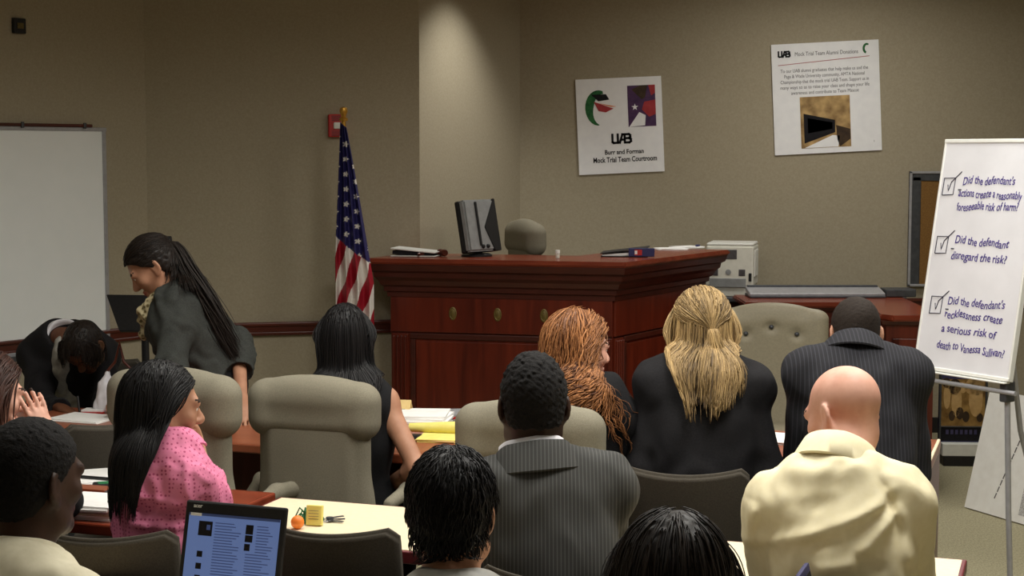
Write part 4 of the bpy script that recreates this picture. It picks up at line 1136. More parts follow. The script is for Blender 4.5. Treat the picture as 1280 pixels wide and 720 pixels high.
# left paper table
sheet_stack('document', 'loose bright sheets fanned at the far side of the left table', 'papers', 108, 600, TZ, .16, .22, 3, R(25), ['paper'])
sheet_stack('document', 'thick stack of cream and white papers at the near edge of the left table', 'papers', 118, 642, TZ, .20, .18, 6, R(-15), ['paper', 'paper', 'shirt_cream', 'paper'], th=.007)
q = PZ(116, 618, TZ)
t = thing('book', 'small brown book lying behind the thick paper stack', 'book', (q.x, q.y, TZ), R(-18)); MB().box((0, 0, .012), (.12, .06, .022), bev=.002).build('cover', M['table_top'], t); MB().box((.003, 0, .012), (.117, .056, .016)).build('pages_or_dark_gap', M['print_grey'], t)
q = PZ(137, 612, TZ)
t = thing('phone', 'dark phone with a greenish screen on the left table', 'phone', (q.x, q.y, TZ), R(20)); MB().box((0, 0, .012), (.10, .06, .022), bev=.006).build('case', M['black'], t); MB().box((0, 0, .0235), (.07, .04, .001)).build('screen', M['green'], t)
q = PZ(118, 604, TZ)
t = thing('pen', 'black pen lying on the loose sheets', 'pen', (q.x, q.y, TZ + .014), R(-20)); MB().tube([(-.06, 0, .004), (.055, 0, .004)], .005, 8).build('barrel', M['black'], t, True); MB().tube([(.055, 0, .004), (.07, 0, .004)], [.004, .001], 8).build('tip', M['steel'], t, True)
# trinkets on the cream table
q = PZ(372, 661, TZ)
t = thing('ball', 'small orange ball on the cream table', 'ball', (q.x, q.y, TZ)); MB().sphere((0, 0, .019), .019, 20).build('ball', M['orange'], t, True)
q = PZ(384, 655, TZ)
t = thing('key_ring', 'bunch of keys with green tassel beside the orange ball', 'keys', (q.x, q.y + .03, TZ))
m = MB(); rs = random.Random(5)
for k in range(46):
    a = rs.uniform(0, 6.28); r = rs.uniform(.01, .045); m.tube([(0, 0, .012), (r * .6 * math.cos(a), r * .6 * math.sin(a), rs.uniform(.02, .042)), (r * math.cos(a), r * math.sin(a), .004)], .0026, 5)
m.build('tassel', M['green'], t, True)
m = MB(); m.tube([(.05 + .016 * math.cos(a), .0 + .016 * math.sin(a), .004) for a in [k * .42 for k in range(16)]], .002, 6); m.build('ring', M['steel'], t, True)
for k in range(3):
    a = -.4 + .5 * k; m = MB(); m.box((.062 + .02 * math.cos(a), .028 * math.sin(a), .004 + .003 * k), (.045, .009, .0022), (0, 0, a)); m.lathe([(0, 0), (.011, 0), (.011, .0024), (0, .0024)], 14, Matrix.Translation((.05 + .012 * math.cos(a), .012 * math.sin(a), .003 + .003 * k))); m.build('key', M['darksteel'], t)
q = PZ(393, 657, TZ)
t = thing('sticky_note_pad', 'pale yellow sticky note pad standing on edge by the keys', 'notepad', (q.x, q.y, TZ), R(-12)); MB().box((0, .004, .029), (.046, .016, .056), (R(-8), 0, 0), bev=.001).build('pad', M['yellow'], t)
m = MB()
for k in range(4): m.box((0, -.0068 + .0012 * k * .0, .02 + .008 * k), (.03, .0008, .0012), (R(-8), 0, 0))
m.build('writing', M['print_grey'], t)

# white handbag on the counsel table, far side
q = PZ(150, 516, TZ)
t = thing('handbag', 'white cloth handbag with a dark strap standing behind the writing woman', 'bag', (q.x, q.y, TZ), R(-16))
f = Field((-.16, -.12, -.01), (.16, .12, .30), .006)
f.cap((-.09, 0, .03), (-.06, 0, .16), .045, .02, k=.02); f.cap((.09, 0, .03), (.08, 0, .17), .045, .02, k=.02); f.box((0, 0, .07), (.10, .045, .068), .03, k=.03)
f.ell((0.01, 0, .18), (.062, .07, .075), k=.015, sub=True); f.disp(.003, .05, 3)
f.build('bag_body', [M['shirt_white']], t); t.scale = (.85, .85, .95)
m = MB(); m.tube([(-.075, 0, .165), (-.02, .0, .22), (.0, .01, .30), (.02, .01, .22), (.088, 0, .17)], [.006, .007, .010, .007, .006], 10); m.build('strap', M['rail'], t, True)

# dark reading desk behind the standing woman
q = P(166, 392, 7.45)
t = thing('lectern', 'black slanted reading stand beyond the standing woman', 'lectern', (q.x, q.y, 0), R(-8))
m = MB(); m.prism([(-.10, -.09), (.10, -.09), (.155, .09), (-.19, .09)], -.01, .01, Matrix.Translation((.05, 0, q.z)) @ Euler((PI / 2 - R(24), 0, 0)).to_matrix().to_4x4(), bev=.003); m.build('reading_desk', M['black'], t)
MB().tube([(.05, .02, q.z - .03), (.05, .03, .05)], .018, 12).build('post', M['black'], t, True)
MB().lathe([(0, 0), (.17, 0), (.17, .012), (.05, .03), (.02, .06), (0, .06)], 24, Matrix.Translation((.05, .03, 0))).build('base', M['black'], t, True)
# ---------------------------------------------------------------- people
def axes(yaw, pitch=0, roll=0):
    y, p, q = R(yaw), R(pitch), R(roll)
    f = Vector((math.sin(y), math.cos(y), 0)); r = Vector((math.cos(y), -math.sin(y), 0)); u = Vector((0, 0, 1))
    f, u = f * math.cos(p) - u * math.sin(p), u * math.cos(p) + f * math.sin(p)
    u, r = u * math.cos(q) + r * math.sin(q), r * math.cos(q) - u * math.sin(q)
    return r, f, u

class Person:
    def __init__(s, label, skin, head, yaw=0, hyaw=0, pitch=0, roll=0, hip=None, hipz=.56, c7=None, sw=.185, bw=1.0, girl=False, stand=False,
                 L=None, Rr=None, shL=(0, 0, 0), shR=(0, 0, 0), hs=1.0, cat='person', group=None, feet=None):
        s.skin = skin; s.girl = girl; s.bw = bw; s.hs = hs; s.stand = stand
        px, pt, Y = head; top = P(px, pt, Y)
        s.hr, s.hf, s.hu = axes(hyaw, pitch, roll)
        s.Hc = Vector((top.x, Y, top.z - .116 * hs))
        s.r, s.f, s.u = axes(yaw)
        s.C7 = Vector(c7) if c7 is not None else s.Hc - s.f * .045 - s.hf * .012 + Vector((0, 0, -.158 * hs))
        s.hip = Vector((hip[0], hip[1], hipz)) if hip else Vector((s.C7.x, s.C7.y, hipz)) - s.f * .12
        s.o = Vector((s.hip.x, s.hip.y, 0))
        s.t = thing('person', label, cat, s.o, 0, group)
        up = (s.C7 - s.hip).normalized(); s.up = up
        s.tf = (s.f - up * s.f.dot(up)).normalized(); s.tr = s.tf.cross(up).normalized()
        s.sh = {}
        for k, q, d in (('L', -1, shL), ('R', 1, shR)):
            s.sh[k] = s.C7 + s.tr * (q * sw) - up * .105 + s.tf * .015 + s.tr * d[0] + s.tf * d[1] + up * d[2]
        s.arm = {}
        for k, q, a in (('L', -1, L), ('R', 1, Rr)):
            if a is None:
                e = s.sh[k] + Vector((0, 0, -.25)) + s.tr * (q * .05) + s.f * .10
                w = e + s.f * .22 - s.r * (q * .10) + Vector((0, 0, .03)); hd = (w - e).normalized(); n = Vector((0, 0, -1))
                a = (e, w, hd, n, .5)
            s.arm[k] = a
        s.legs = {}
        for k, q in (('L', -1), ('R', 1)):
            h = s.hip + s.r * (q * .09) - Vector((0, 0, .02))
            if stand:
                kn = Vector((h.x, h.y, h.z * .53)) + s.f * .02; an = Vector((h.x, h.y, .09)) - s.f * .02
            else:
                kn = h + s.f * .40 + s.r * (q * .05); kn.z = .52; an = kn + s.f * .03; an.z = .10
            s.legs[k] = (h, kn, an)
    def hp(s, x, y, z): return s.Hc + (s.hr * x + s.hf * y + s.hu * z) * s.hs
    def HM(s): return [list(s.hr), list(s.hf), list(s.hu)]
    def TM(s): return [list(s.tr), list(s.tf), list(s.up)]
    def lerp(s, t): return s.hip + (s.C7 - s.hip) * t
    def bounds(s, extra=()):
        pts = [s.Hc, s.C7, s.hip, *s.sh.values()] + [q for a in s.arm.values() for q in (a[0], a[1] + a[2] * .15)] + list(extra)
        return pts
    def torso(s, F, g, rich=False):
        b = s.bw; T = s.TM()
        F.ell(s.lerp(.02), (.165 * b + g, .118 + g, .115 + g), T, k=0)
        F.ell(s.lerp(.34), (.140 * b + g, .102 + g, .16 + g), T, k=.08)
        F.ell(s.lerp(.64), (.158 * b + g, .110 + g, .17 + g), T, k=.07)
        F.ell(s.lerp(.86) - s.tf * .01, (.135 * b + g, .085 + g, .085 + g), T, k=.05)
        if s.girl:
            for q in (-1, 1): F.ell(s.lerp(.66) + s.tf * .085 + s.tr * (q * .07), (.062 + g, .052 + g, .06 + g), T, k=.03)
        for k, q in (('L', -1), ('R', 1)):
            F.cap(s.C7 + s.tr * (q * .035) - s.up * .015, s.sh[k] - s.tr * (q * (.035 if rich else .01)), .037 + g, (.046 if rich else .05) + g, k=.05)
            if not rich: F.ell(s.sh[k], (.058 + g,) * 3, T, k=.04)
    def arms(s, F, g, end=1.0, k=.03, keys=('L', 'R'), r0=.050):
        th = .88 if s.girl else 1.0
        for kk in keys:
            e, w = s.arm[kk][0], s.arm[kk][1]
            F.cap(s.sh[kk], e, r0 * th + g, .041 * th + g, k=k)
            ww = e + (w - e) * end
            F.cap(e, ww, .042 * th + g, (.042 - .013 * end) * th + g, k=.02)
            F.ell(e + (w - e) * .2, (.045 * th + g,) * 3, k=.03)
    def hand(s, F, key):
        e, w, d, n, curl = s.arm[key][:5]
        spread = s.arm[key][5] if len(s.arm[key]) > 5 else .15
        sc = .90 if s.girl else 1.0
        d = d.normalized(); n = (n - d * n.dot(d)).normalized(); a = d.cross(n)      # across
        side = 1 if key == 'R' else -1
        ax = a * side                    # toward the thumb
        F.ell(w + d * .045 * sc, (.040 * sc, .052 * sc, .016 * sc), [list(ax), list(d), list(n)], k=.02)
        F.cap(w - d * .03, w + d * .02, .026 * sc, .027 * sc, k=.02, flat=(n, 1.35))
        for i, (off, ln) in enumerate(((.030, .072), (.010, .082), (-.010, .076), (-.029, .060))):
            b = w + d * (.085 - abs(off) * .25) * sc + ax * off * sc
            dd = (d + ax * (off * spread * 14)).normalized(); ang = curl * .5; p = b; r = .0088
            for j, fr in enumerate((.45, .32, .23)):
                v = dd * math.cos(ang) + n * math.sin(ang); q = p + v * ln * sc * fr
                F.cap(p, q, r * sc, (r - .0009) * sc, k=.004); p = q; r -= .0009; ang += curl * .6
        b = w + d * .022 * sc + ax * .030 * sc
        m1 = b + (d * .55 + ax * .75 + n * .25).normalized() * .042 * sc; m2 = m1 + (d * .85 + ax * .35 + n * (.15 + .4 * curl)).normalized() * .032 * sc; m3 = m2 + (d * .95 + ax * .1 + n * (.1 + .5 * curl)).normalized() * .024 * sc
        F.cap(b, m1, .0155 * sc, .0115 * sc, k=.012); F.cap(m1, m2, .0108 * sc, .0098 * sc, k=.004); F.cap(m2, m3, .0098 * sc, .0085 * sc, k=.004)
    def head(s, F):
        h = s.hs; HM = s.HM(); p = s.hp; g = s.girl
        E = lambda c, r, k=.02, sub=False: F.ell(p(*c), tuple(q * h for q in r), HM, k, sub)
        C = lambda a, b, ra, rb, k=.02: F.cap(p(*a), p(*b), ra * h, rb * h, k)
        E((0, -.012, .030), (.0755, .0965, .086), 0)
        E((0, .028, -.030), (.060, .062, .082), .03)
        jw = .048 if not g else .042
        for q in (-1, 1):
            C((q * .056, -.004, -.045), (q * jw, .020, -.082), .018, .017, .03); C((q * jw, .020, -.082), (q * .010, .072, -.100), .018, .015, .03)
            E((q * .042, .060, -.026), (.022, .018, .018), .03)
            E((q * .032, .093, .002), (.017, .012, .011), .014, True); E((q * .032, .079, .0105), (.0150, .0125, .0060), .006); E((q * .032, .078, -.0085), (.0145, .0115, .0040), .005)
            E((q * .011, .098, -.038), (.009, .011, .008), .008)
            er, ef, eu = (s.hr * math.cos(.42) + s.hf * (math.sin(.42) * q)), (s.hf * math.cos(.42) - s.hr * (math.sin(.42) * q)), s.hu
            EM = [list(er), list(ef), list(eu)]
            F.ell(p(q * .0800, -.014, -.008), tuple(v * h for v in (.0085, .021, .034)), EM, .006)
            F.ell(p(q * .076, -.006, -.036), tuple(v * h for v in (.007, .010, .011)), HM, .008)
            F.ell(p(q * .0885, -.010, -.004), tuple(v * h for v in (.0065, .0125, .022)), EM, .004, True)
        C((-.042, .076, .020), (.042, .076, .020), .011, .011, .02)
        E((0, .074, -.098), (.020, .017, .015), .02)
        C((0, .086, .008), (0, .110, -.032), .0085, .0120, .014)
        E((0, .087, -.063), (.025, .013, .0065), .006); E((0, .086, -.074), (.021, .013, .0075), .006)
        F.cap(s.C7 + s.tf * .028 - s.up * .03, p(0, -.022, -.055), (.050 if g else .060), (.046 if g else .056), k=.03)
    def face_idx(s, C):
        v = (C - A3(s.Hc)) / s.hs; x = v @ A3(s.hr); y = v @ A3(s.hf); z = v @ A3(s.hu)
        i = np.zeros(len(C), int)
        i[(y > .083) & (np.abs(x) < .022) & (np.abs(z + .0685) < .0115 * np.sqrt(np.maximum(0, 1 - (x / .023) ** 2)))] = 1
        i[(y > .05) & (np.abs(np.abs(x) - .034) < .020) & (np.abs(z - .022 - .05 * (.034 - np.abs(x)) * 0) < .0045)] = 2
        return i
    def body(s, h=.006, bare=False):
        legs = [q for l in s.legs.values() for q in l]
        pts = s.bounds(legs)
        lo = Vector([min(p[i] for p in pts) - .17 for i in range(3)]); hi = Vector([max(p[i] for p in pts) + .17 for i in range(3)])
        hi.z = max(hi.z, s.Hc.z + .15); lo.z = max(lo.z, -.01)
        F = Field(lo, hi, h)
        s.torso(F, -.012); s.arms(F, -.004)
        for l in s.legs.values():
            F.cap(l[0], l[1], .074, .052, k=.04); F.cap(l[1], l[2], .050, .034, k=.03)
            F.cap(l[2], l[2] + s.f * .12 - Vector((0, 0, .045)), .034, .028, k=.02)
        s.head(F)
        for k in ('L', 'R'): s.hand(F, k)
        o = F.build('body', [M[s.skin], M['lip'] if s.skin not in ('skin_deep', 'skin_brown') else M['lip_deep'], M['brow']], s.t, s.o, s.face_idx)
        for q in (-1, 1):
            c = s.hp(q * .032, .0775, .001) - s.o
            m = MB(); m.sphere(c, .0118 * s.hs, 16); e = m.build('eye', M['eye'], s.t, True, angle=180)
            ic = c + s.hf * .0076 * s.hs
            m = MB(); m.sphere(ic, .0062 * s.hs, 12, (1, 1, 1)); m.build('iris', M['iris'], e, True, angle=180)
        return o
    def field(s, pts, pad=.16, h=.007):
        lo = Vector([min(p[i] for p in pts) - pad for i in range(3)]); hi = Vector([max(p[i] for p in pts) + pad for i in range(3)])
        return Field(lo, hi, h)
    def top(s, name, mat, g=.012, end=(.9, .9), fold=.004, wl=.11, seed=1, h=.007, neck=.066, neck_len=.10, bottom=None, extra=None, sleeves=True, pad=.0, ventre=True, fold2=0):
        """shirt, jacket or dress top"""
        F = s.field(s.bounds(), .2, h); s.cg = g + pad
        s.torso(F, g, end[1] < 0)
        if sleeves:
            for kk, en in zip(('L', 'R'), end):
                if en < 0: continue
                if en <= 0:
                    e = s.sh[kk] + (s.arm[kk][0] - s.sh[kk]) * (-en if en < 0 else .3); F.cap(s.sh[kk], e, .052 + g, .046 + g, k=.03)
                else: s.arms(F, g, en, keys=(kk,), r0=.052)
        if pad:
            for k, q in (('L', -1), ('R', 1)):
                F.cap(s.C7 + s.tr * (q * .06) - s.up * .030, s.sh[k] + s.tr * (q * .012) + s.up * .006, .050 + g, .048 + g + pad, k=.05)
        hem = s.hip - s.up * .06
        F.ell(s.hip - s.up * .03, (.172 * s.bw + g, .125 + g, .10 + g), s.TM(), k=.06)
        if extra: extra(F)
        if fold: F.disp(fold, wl, seed, squash=(1, 1, .75))
        if fold2: F.disp(fold2, wl * .45, seed + 7, squash=(1, 1, .6))
        a = s.C7 + s.tf * .032 + s.up * .034
        if pad: F.ell(s.C7 + s.tf * .022 + s.up * .072, (.088, .088, .058), s.TM(), k=.02, sub=True)
        F.cap(a, a + (s.Hc - a).normalized() * neck_len, neck, neck + .004, k=.012, sub=True)
        if s.girl or True:
            pass
        for kk, en in zip(('L', 'R'), end):
            if sleeves and en > 0:
                e, w = s.arm[kk][:2]; c = e + (w - e) * en; d = (w - e).normalized()
                F.cap(c + d * (.028 + g), c + d * .09, .042 + g, .05, k=.004, sub=True)
        F.half(hem, -s.up)
        return F.build(name, [mat], s.t, s.o)
    def bottoms(s, mat, name='trousers', g=.012, h=.011, shoes=True):
        pts = [q for l in s.legs.values() for q in l] + [s.hip]
        F = s.field(pts, .2, h)
        F.ell(s.lerp(.02), (.166 * s.bw + g, .120 + g, .11 + g), s.TM(), k=0)
        for l in s.legs.values():
            F.cap(l[0], l[1], .082 + g, .060 + g, k=.04); F.cap(l[1], l[2] + Vector((0, 0, .0)), .058 + g, .046 + g, k=.03)
        F.disp(.004, .12, 5)
        F.half(Vector((0, 0, .075)), Vector((0, 0, -1)))
        o = F.build(name, [mat], s.t, s.o)
        if shoes:
            for k, l in s.legs.items():
                F = s.field([l[2], l[2] + s.f * .15], .12, .009)
                F.cap(l[2] + s.f * .0 - Vector((0, 0, .045)), l[2] + s.f * .15 - Vector((0, 0, .058)), .043, .036, k=0); F.cap(l[2] - Vector((0, 0, .03)), l[2] - Vector((0, 0, .0)), .044, .044, k=.02)
                F.half(Vector((0, 0, .004)), Vector((0, 0, -1)))
                F.build('shoe', [M['shoe']], s.t, s.o)
        return o
    def collar(s, mat, name='collar', rN=.064, h=.040, flare=.030, drop=.022, th=.004, front=.06, arc=150, lift=0, tilt=.3, shift=0):
        base = s.C7 + s.tf * (.018 + shift) + s.up * (.0 + lift)
        ax = ((s.hp(0, -.02, -.06) - base).normalized() * tilt + s.up * (1 - tilt)).normalized()
        f = (s.tf - ax * s.tf.dot(ax)).normalized(); r = f.cross(ax)
        prof = [(0, -.03), (0, h * .5), (.001, h), (.006, h + .004), (.011, h), (.014 + flare * .4, h * .35), (.012 + flare, -drop), (.008 + flare, -drop - th), (.010 + flare * .3, h * .2), (.008, -.02)]
        rows = []
        for i in range(49):
            ph = R(-arc + 2 * arc * i / 48); fr = (abs(ph) / PI)
            c = base - ax * (front * max(0, fr - .3) ** 1.4) + f * .012 * fr
            d = -f * math.cos(ph) + r * math.sin(ph) * 1.06
            rows.append([tuple(c + d * (rN + a) + ax * (b * (1 - .25 * fr)) - s.o) for a, b in prof + [prof[0]]])
        m = MB(); m.grid(rows)
        bmesh.ops.remove_doubles(m.bm, verts=m.bm.verts, dist=1e-5)
        for e in (rows[0], rows[-1]):
            vs = []
            for p in e[:-1]:
                v = min(m.bm.verts, key=lambda q: (q.co - Vector(p)).length); vs.append(v)
            try: m.bm.faces.new(vs)
            except ValueError: pass
        bmesh.ops.recalc_face_normals(m.bm, faces=m.bm.faces)
        return m.build(name, mat, s.t, True, angle=60)
    # ------------------------------------------------ hair
    ZL = ([-.13, -.06, -.035, -.012, .010, .035, .055, .075, .12], [-.088, -.078, -.055, -.022, .006, .030, .052, .064, .066])
    def cap_field(s, th, h=.0045, nape=True, zl=None, drop=0):
        F = Field(s.Hc - Vector((.16,) * 3), s.Hc + Vector((.16,) * 3), h)
        HM = s.HM(); hs = s.hs
        F.ell(s.hp(0, -.012, .030), ((.0755 * hs + th), .0965 * hs + th, .086 * hs + th), HM, k=0)
        if nape: F.ell(s.hp(0, -.040, -.034), (.060 * hs + th * .7, .052 * hs + th * .6, .06 * hs), HM, k=.03)
        return F
    def cap_cut(s, F, zl=None, soft=0, seed=0, wob=.004):
        zl = zl or s.ZL; Hc = A3(s.Hc); r, f, u = A3(s.hr), A3(s.hf), A3(s.hu); hs = s.hs
        def fn(x, y, z):
            a = x - Hc[0]; b = y - Hc[1]; c = z - Hc[2]
            xx = (a * r[0] + b * r[1] + c * r[2]) / hs; yy = (a * f[0] + b * f[1] + c * f[2]) / hs; zz = (a * u[0] + b * u[1] + c * u[2]) / hs
            lim = np.interp(yy, zl[0], zl[1]) + wob * np.sin(xx * 160 + seed) * np.sin(yy * 120 + zz * 60)
            return (lim - zz) * .8
        F.cut(fn)
    def crop(s, mat, th=.010, bump=.0025, wl=.016, zl=None, shape=None, name='hair', seed=2):
        F = s.cap_field(th)
        if shape: shape(F)
        if bump: F.disp(bump, wl, seed, n=6)
        s.cap_cut(F, zl)
        return F.build('hair', [mat], s.t, s.o, shade=(lambda V: np.full(len(V), .35)))
    def colliders(s):
        HM = np.array(s.HM(), np.float32); T = np.array(s.TM(), np.float32); b = s.bw; hs = s.hs
        E = [(A3(s.hp(0, -.012, .030)), np.array((.0755 * hs, .0965 * hs, .086 * hs)), HM), (A3(s.hp(0, .028, -.03)), np.array((.064 * hs, .066 * hs, .082 * hs)), HM), (A3(s.hp(0, -.03, -.035)), np.array((.06 * hs, .055 * hs, .06 * hs)), HM),
             (A3(s.lerp(.34)), np.array((.155 * b, .118, .16)), T), (A3(s.lerp(.64)), np.array((.175 * b, .128, .17)), T), (A3(s.lerp(.86) - s.tf * .01), np.array((.15 * b, .104, .10)), T)]
        Cp = [(A3(s.C7 + s.tf * .03 - s.up * .03), A3(s.hp(0, -.02, -.055)), .055, .05)]
        for k, q in (('L', -1), ('R', 1)):
            Cp.append((A3(s.C7 + s.tr * (q * .035) - s.up * .015), A3(s.sh[k]), .058, .066)); Cp.append((A3(s.sh[k]), A3(s.arm[k][0]), .068, .06))
        return E, Cp
    def strands(s, mat, n=420, zend=.9, seed=0, th=.008, vol=.018, width=.0055, wave=0, wl=.06, part=0.0, back=.5, out=.0, endj=.05, steps=26, gather=.03, wid=None, wx=None, base=.05, sel=None, docap=True, tie=None, zl=None, shade=None, drift=(0, 0, 0), front_back=1.2, capth=None, taper=.35, name='hair', extra_cols=None, lenj=0, fall=1.0):
        """long hair: a cap on the skull and locks that fall over it, the neck and the shoulders"""
        rs = np.random.RandomState(seed); zl = zl or s.ZL
        HM = np.array(s.HM(), np.float32); c0 = A3(s.hp(0, -.012, .030)); rad = np.array((.0755, .0965, .086)) * s.hs
        D = []
        while len(D) < n:
            d = rs.normal(size=3); d /= np.linalg.norm(d)
            loc = d * rad / s.hs + np.array((0, -.012, .030))
            if loc[2] > np.interp(loc[1], zl[0], zl[1]) + .006 and (sel is None or sel(d)): D.append(d)
        D = np.array(D, np.float32)
        layer = rs.uniform(0, 1, n).astype(np.float32); off = (th + vol * layer)[:, None]
        p = c0 + (D * (rad + off)) @ HM
        r, f, u = A3(s.hr), A3(s.hf), A3(s.hu)
        lx = D[:, 0] - part; ly = D[:, 1]
        g = np.array((0, 0, -1), np.float32)
        wl_ = np.clip(.12 + (ly + .25) * 1.1, 0, 1)
        v = np.sign(lx)[:, None] * r * (np.clip(np.abs(lx) * 2 + .35, 0, 1) * wl_)[:, None] * (1 - .6 * back) - f * (back * .9 * np.clip(.5 + ly * 1.5, 0, 1))[:, None] + g * (.15 + .9 * (1 - wl_))[:, None]
        v = v + rs.normal(size=(n, 3)) * .05
        L = np.maximum(.03, (p[:, 2] - zend) * fall + base + rs.uniform(-endj, endj, n) + (base * (D[:, 2] > .3)))
        if lenj: L = L * rs.uniform(1 - lenj, 1, n)
        ds = (L / steps)[:, None]
        cg = getattr(s, 'cg', 0) + .004
        E, Cp = s.colliders(); E = E[:3] + [(c, rr + cg, A) for c, rr, A in E[3:]]; Cp = Cp[:1] + [(a, b, ra + cg, rb + cg) for a, b, ra, rb in Cp[1:]]; path = [p.copy()]
        dr = A3(drift)
        tp = A3(tie) if tie is not None else None
        tied = np.zeros(n, bool) if tp is None else np.ones(n, bool)
        fb = (np.clip((ly - .1) / .5, 0, 1) * front_back)[:, None]
        for k in range(steps):
            q = k / steps
            want = g * (1.0 if k > 2 else .5) - f * (fb * max(0, 1 - q * 2.2)) + np.sign(lx)[:, None] * r * .5 * fb * max(0, 1 - q * 2) + dr * q
            if tp is not None:
                to = tp - p; dist = np.linalg.norm(to, axis=1, keepdims=True); tied &= (dist[:, 0] > .022)
                want = np.where(tied[:, None], to / (dist + 1e-6) * 1.6, want)
            v = v / (np.linalg.norm(v, axis=1, keepdims=True) + 1e-6); v = v * .72 + want * .42
            v = v / (np.linalg.norm(v, axis=1, keepdims=True) + 1e-6)
            pn = p + v * ds
            for c, rr, A in E:
                w = (pn - c) @ A.T; w = w / (rr + off); nn = np.linalg.norm(w, axis=1, keepdims=True)
                w = np.where(nn < 1, w / np.maximum(nn, 1e-4), w); pn = c + (w * (rr + off)) @ A
            for a, b, ra, rb in Cp:
                ab = b - a; t = np.clip(((pn - a) @ ab) / (ab @ ab), 0, 1)[:, None]; cc = a + t * ab; w = pn - cc; dd = np.linalg.norm(w, axis=1, keepdims=True); R_ = ra + (rb - ra) * t + off
                pn = np.where(dd < R_, cc + w / np.maximum(dd, 1e-4) * R_, pn)
            if wx:
                q2 = np.clip((c0[2] - .03 - pn[:, 2]) / (c0[2] - .03 - zend), 0, 1); cx = c0[0] + wx[3] + wx[2] * q2; lat = pn[:, 0] - cx; wm = wx[0] + (wx[1] - wx[0]) * q2; ex = np.abs(lat) - wm * (.3 + .7 * layer); pn[:, 0] -= np.sign(lat) * np.maximum(ex, 0) * .35 * (q2 > 0)
            elif wid:
                lat = (pn - c0) @ r; q2 = np.clip((c0[2] - .05 - pn[:, 2]) / (c0[2] - .05 - zend), 0, 1); wm = wid[0] + (wid[1] - wid[0]) * q2 ** 1.5; ex = np.abs(lat) - wm * (.35 + .65 * np.clip(np.abs(D[:, 0]) * 1.6, 0, 1)); pn = pn - r * (np.sign(lat) * np.maximum(ex, 0) * .35 * (q2 > 0))[:, None]
            elif gather:
                lat = (pn - c0) @ r; dep = np.clip((c0[2] - .06 - pn[:, 2]) / .08, 0, 1); pn = pn - r * (lat * dep * gather)[:, None]
            v = (pn - p); p = pn; path.append(p.copy())
        X = np.stack(path, 1)                                   # n, S, 3
        for _ in range(2): X[:, 1:-1] = (X[:, :-2] + 2 * X[:, 1:-1] + X[:, 2:]) / 4
        S = X.shape[1]; tq = np.linspace(0, 1, S)[None, :, None]
        T = np.gradient(X, axis=1); T /= np.linalg.norm(T, axis=2, keepdims=True) + 1e-7
        cen = A3(s.Hc - s.hf * .01) * np.array((1, 1, 0)); O = X - cen; O[:, :, 2] *= .25; O[:, :, 2] -= .0
        top = np.clip((X[:, :, 2:3] - s.Hc.z) / .1, 0, 1); O[:, :, 2:3] += top * .08
        O -= T * (O * T).sum(2, keepdims=True); O /= np.linalg.norm(O, axis=2, keepdims=True) + 1e-7
        B = np.cross(T, O)
        if wave:
            al = L[:, None, None] * tq; ph = rs.uniform(0, 6.28, (n, 1, 1)); wv = wl * rs.uniform(.75, 1.3, (n, 1, 1)); amp = wave * np.clip(tq * 3, .15, 1) * rs.uniform(.6, 1.3, (n, 1, 1))
            X = X + amp * (np.sin(2 * PI * al / wv + ph) * B + .7 * np.cos(2 * PI * al / wv + ph) * O)
            T = np.gradient(X, axis=1); T /= np.linalg.norm(T, axis=2, keepdims=True) + 1e-7; B = np.cross(T, O)
        w = width * rs.uniform(.6, 1.35, (n, 1, 1)) * np.interp(tq, [0, .12, .6, 1], [.5, 1, .95, taper])
        ring = np.stack([X + B * w, X + O * w * .5, X - B * w, X - O * w * .5], 2).reshape(-1, 3) - A3(s.o)
        i0 = (np.arange(n)[:, None, None] * S + np.arange(S - 1)[None, :, None]) * 4; kk = np.arange(4)[None, None, :]
        k2 = (kk + 1) % 4
        Fq = np.stack([i0 + kk, i0 + k2, i0 + 4 + k2, i0 + 4 + kk], -1).reshape(-1, 4)
        tips = []
        for e in (0, S - 1):
            b = (np.arange(n) * S + e) * 4; tips.append(np.stack([b, b + 1, b + 2, b + 3], 1))
        Fq = np.concatenate([Fq] + tips)
        if shade is not None: sh = shade(D, layer, rs)
        else: sh = np.clip(rs.normal(.4, .25, n), 0, 1)
        SH = np.repeat(sh, S * 4)
        if not docap: return link(name, mesh_np(name, ring, Fq, [mat], True, None, SH), s.t)
        F = s.cap_field(th + (capth if capth is not None else vol * .35), .006); F.disp(.002, .02, seed); s.cap_cut(F, zl)
        V2, F2 = F.mesh()
        V = np.concatenate([ring, V2 - A3(s.o)]); Fq = np.concatenate([Fq, F2 + len(ring)])
        SH = np.concatenate([SH, np.full(len(V2), float(np.clip(np.mean(sh) - .1, 0, 1)))])
        return link(name, mesh_np(name, V, Fq, [mat], True, None, SH), s.t)
V3 = Vector
DOWN = V3((0, 0, -1))
# ================= nearest row first
def chair_for(p, label, back=.0):
    o = copy_tree(SC_); put(o, p.hip.x + p.f.x * .03, p.hip.y + p.f.y * .03, -math.atan2(p.f.x, p.f.y), label); return o

# man at lower left
p = Person('man with cropped black hair and cream collar at the lower left corner', 'skin_deep', (40, 526, 3.15), yaw=18, hyaw=34, pitch=4, hip=(-.98, 2.93), sw=.15)
p.body(); p.top('shirt', M['shirt_cream'], .014, seed=11); p.collar(M['shirt_cream'], h=.046, flare=.022, drop=.02); p.bottoms(M['jeans'])
p.crop(M['hair_crop'], .008, .0016, .012); chair_for(p, 'low charcoal chair under the man at the lower left')

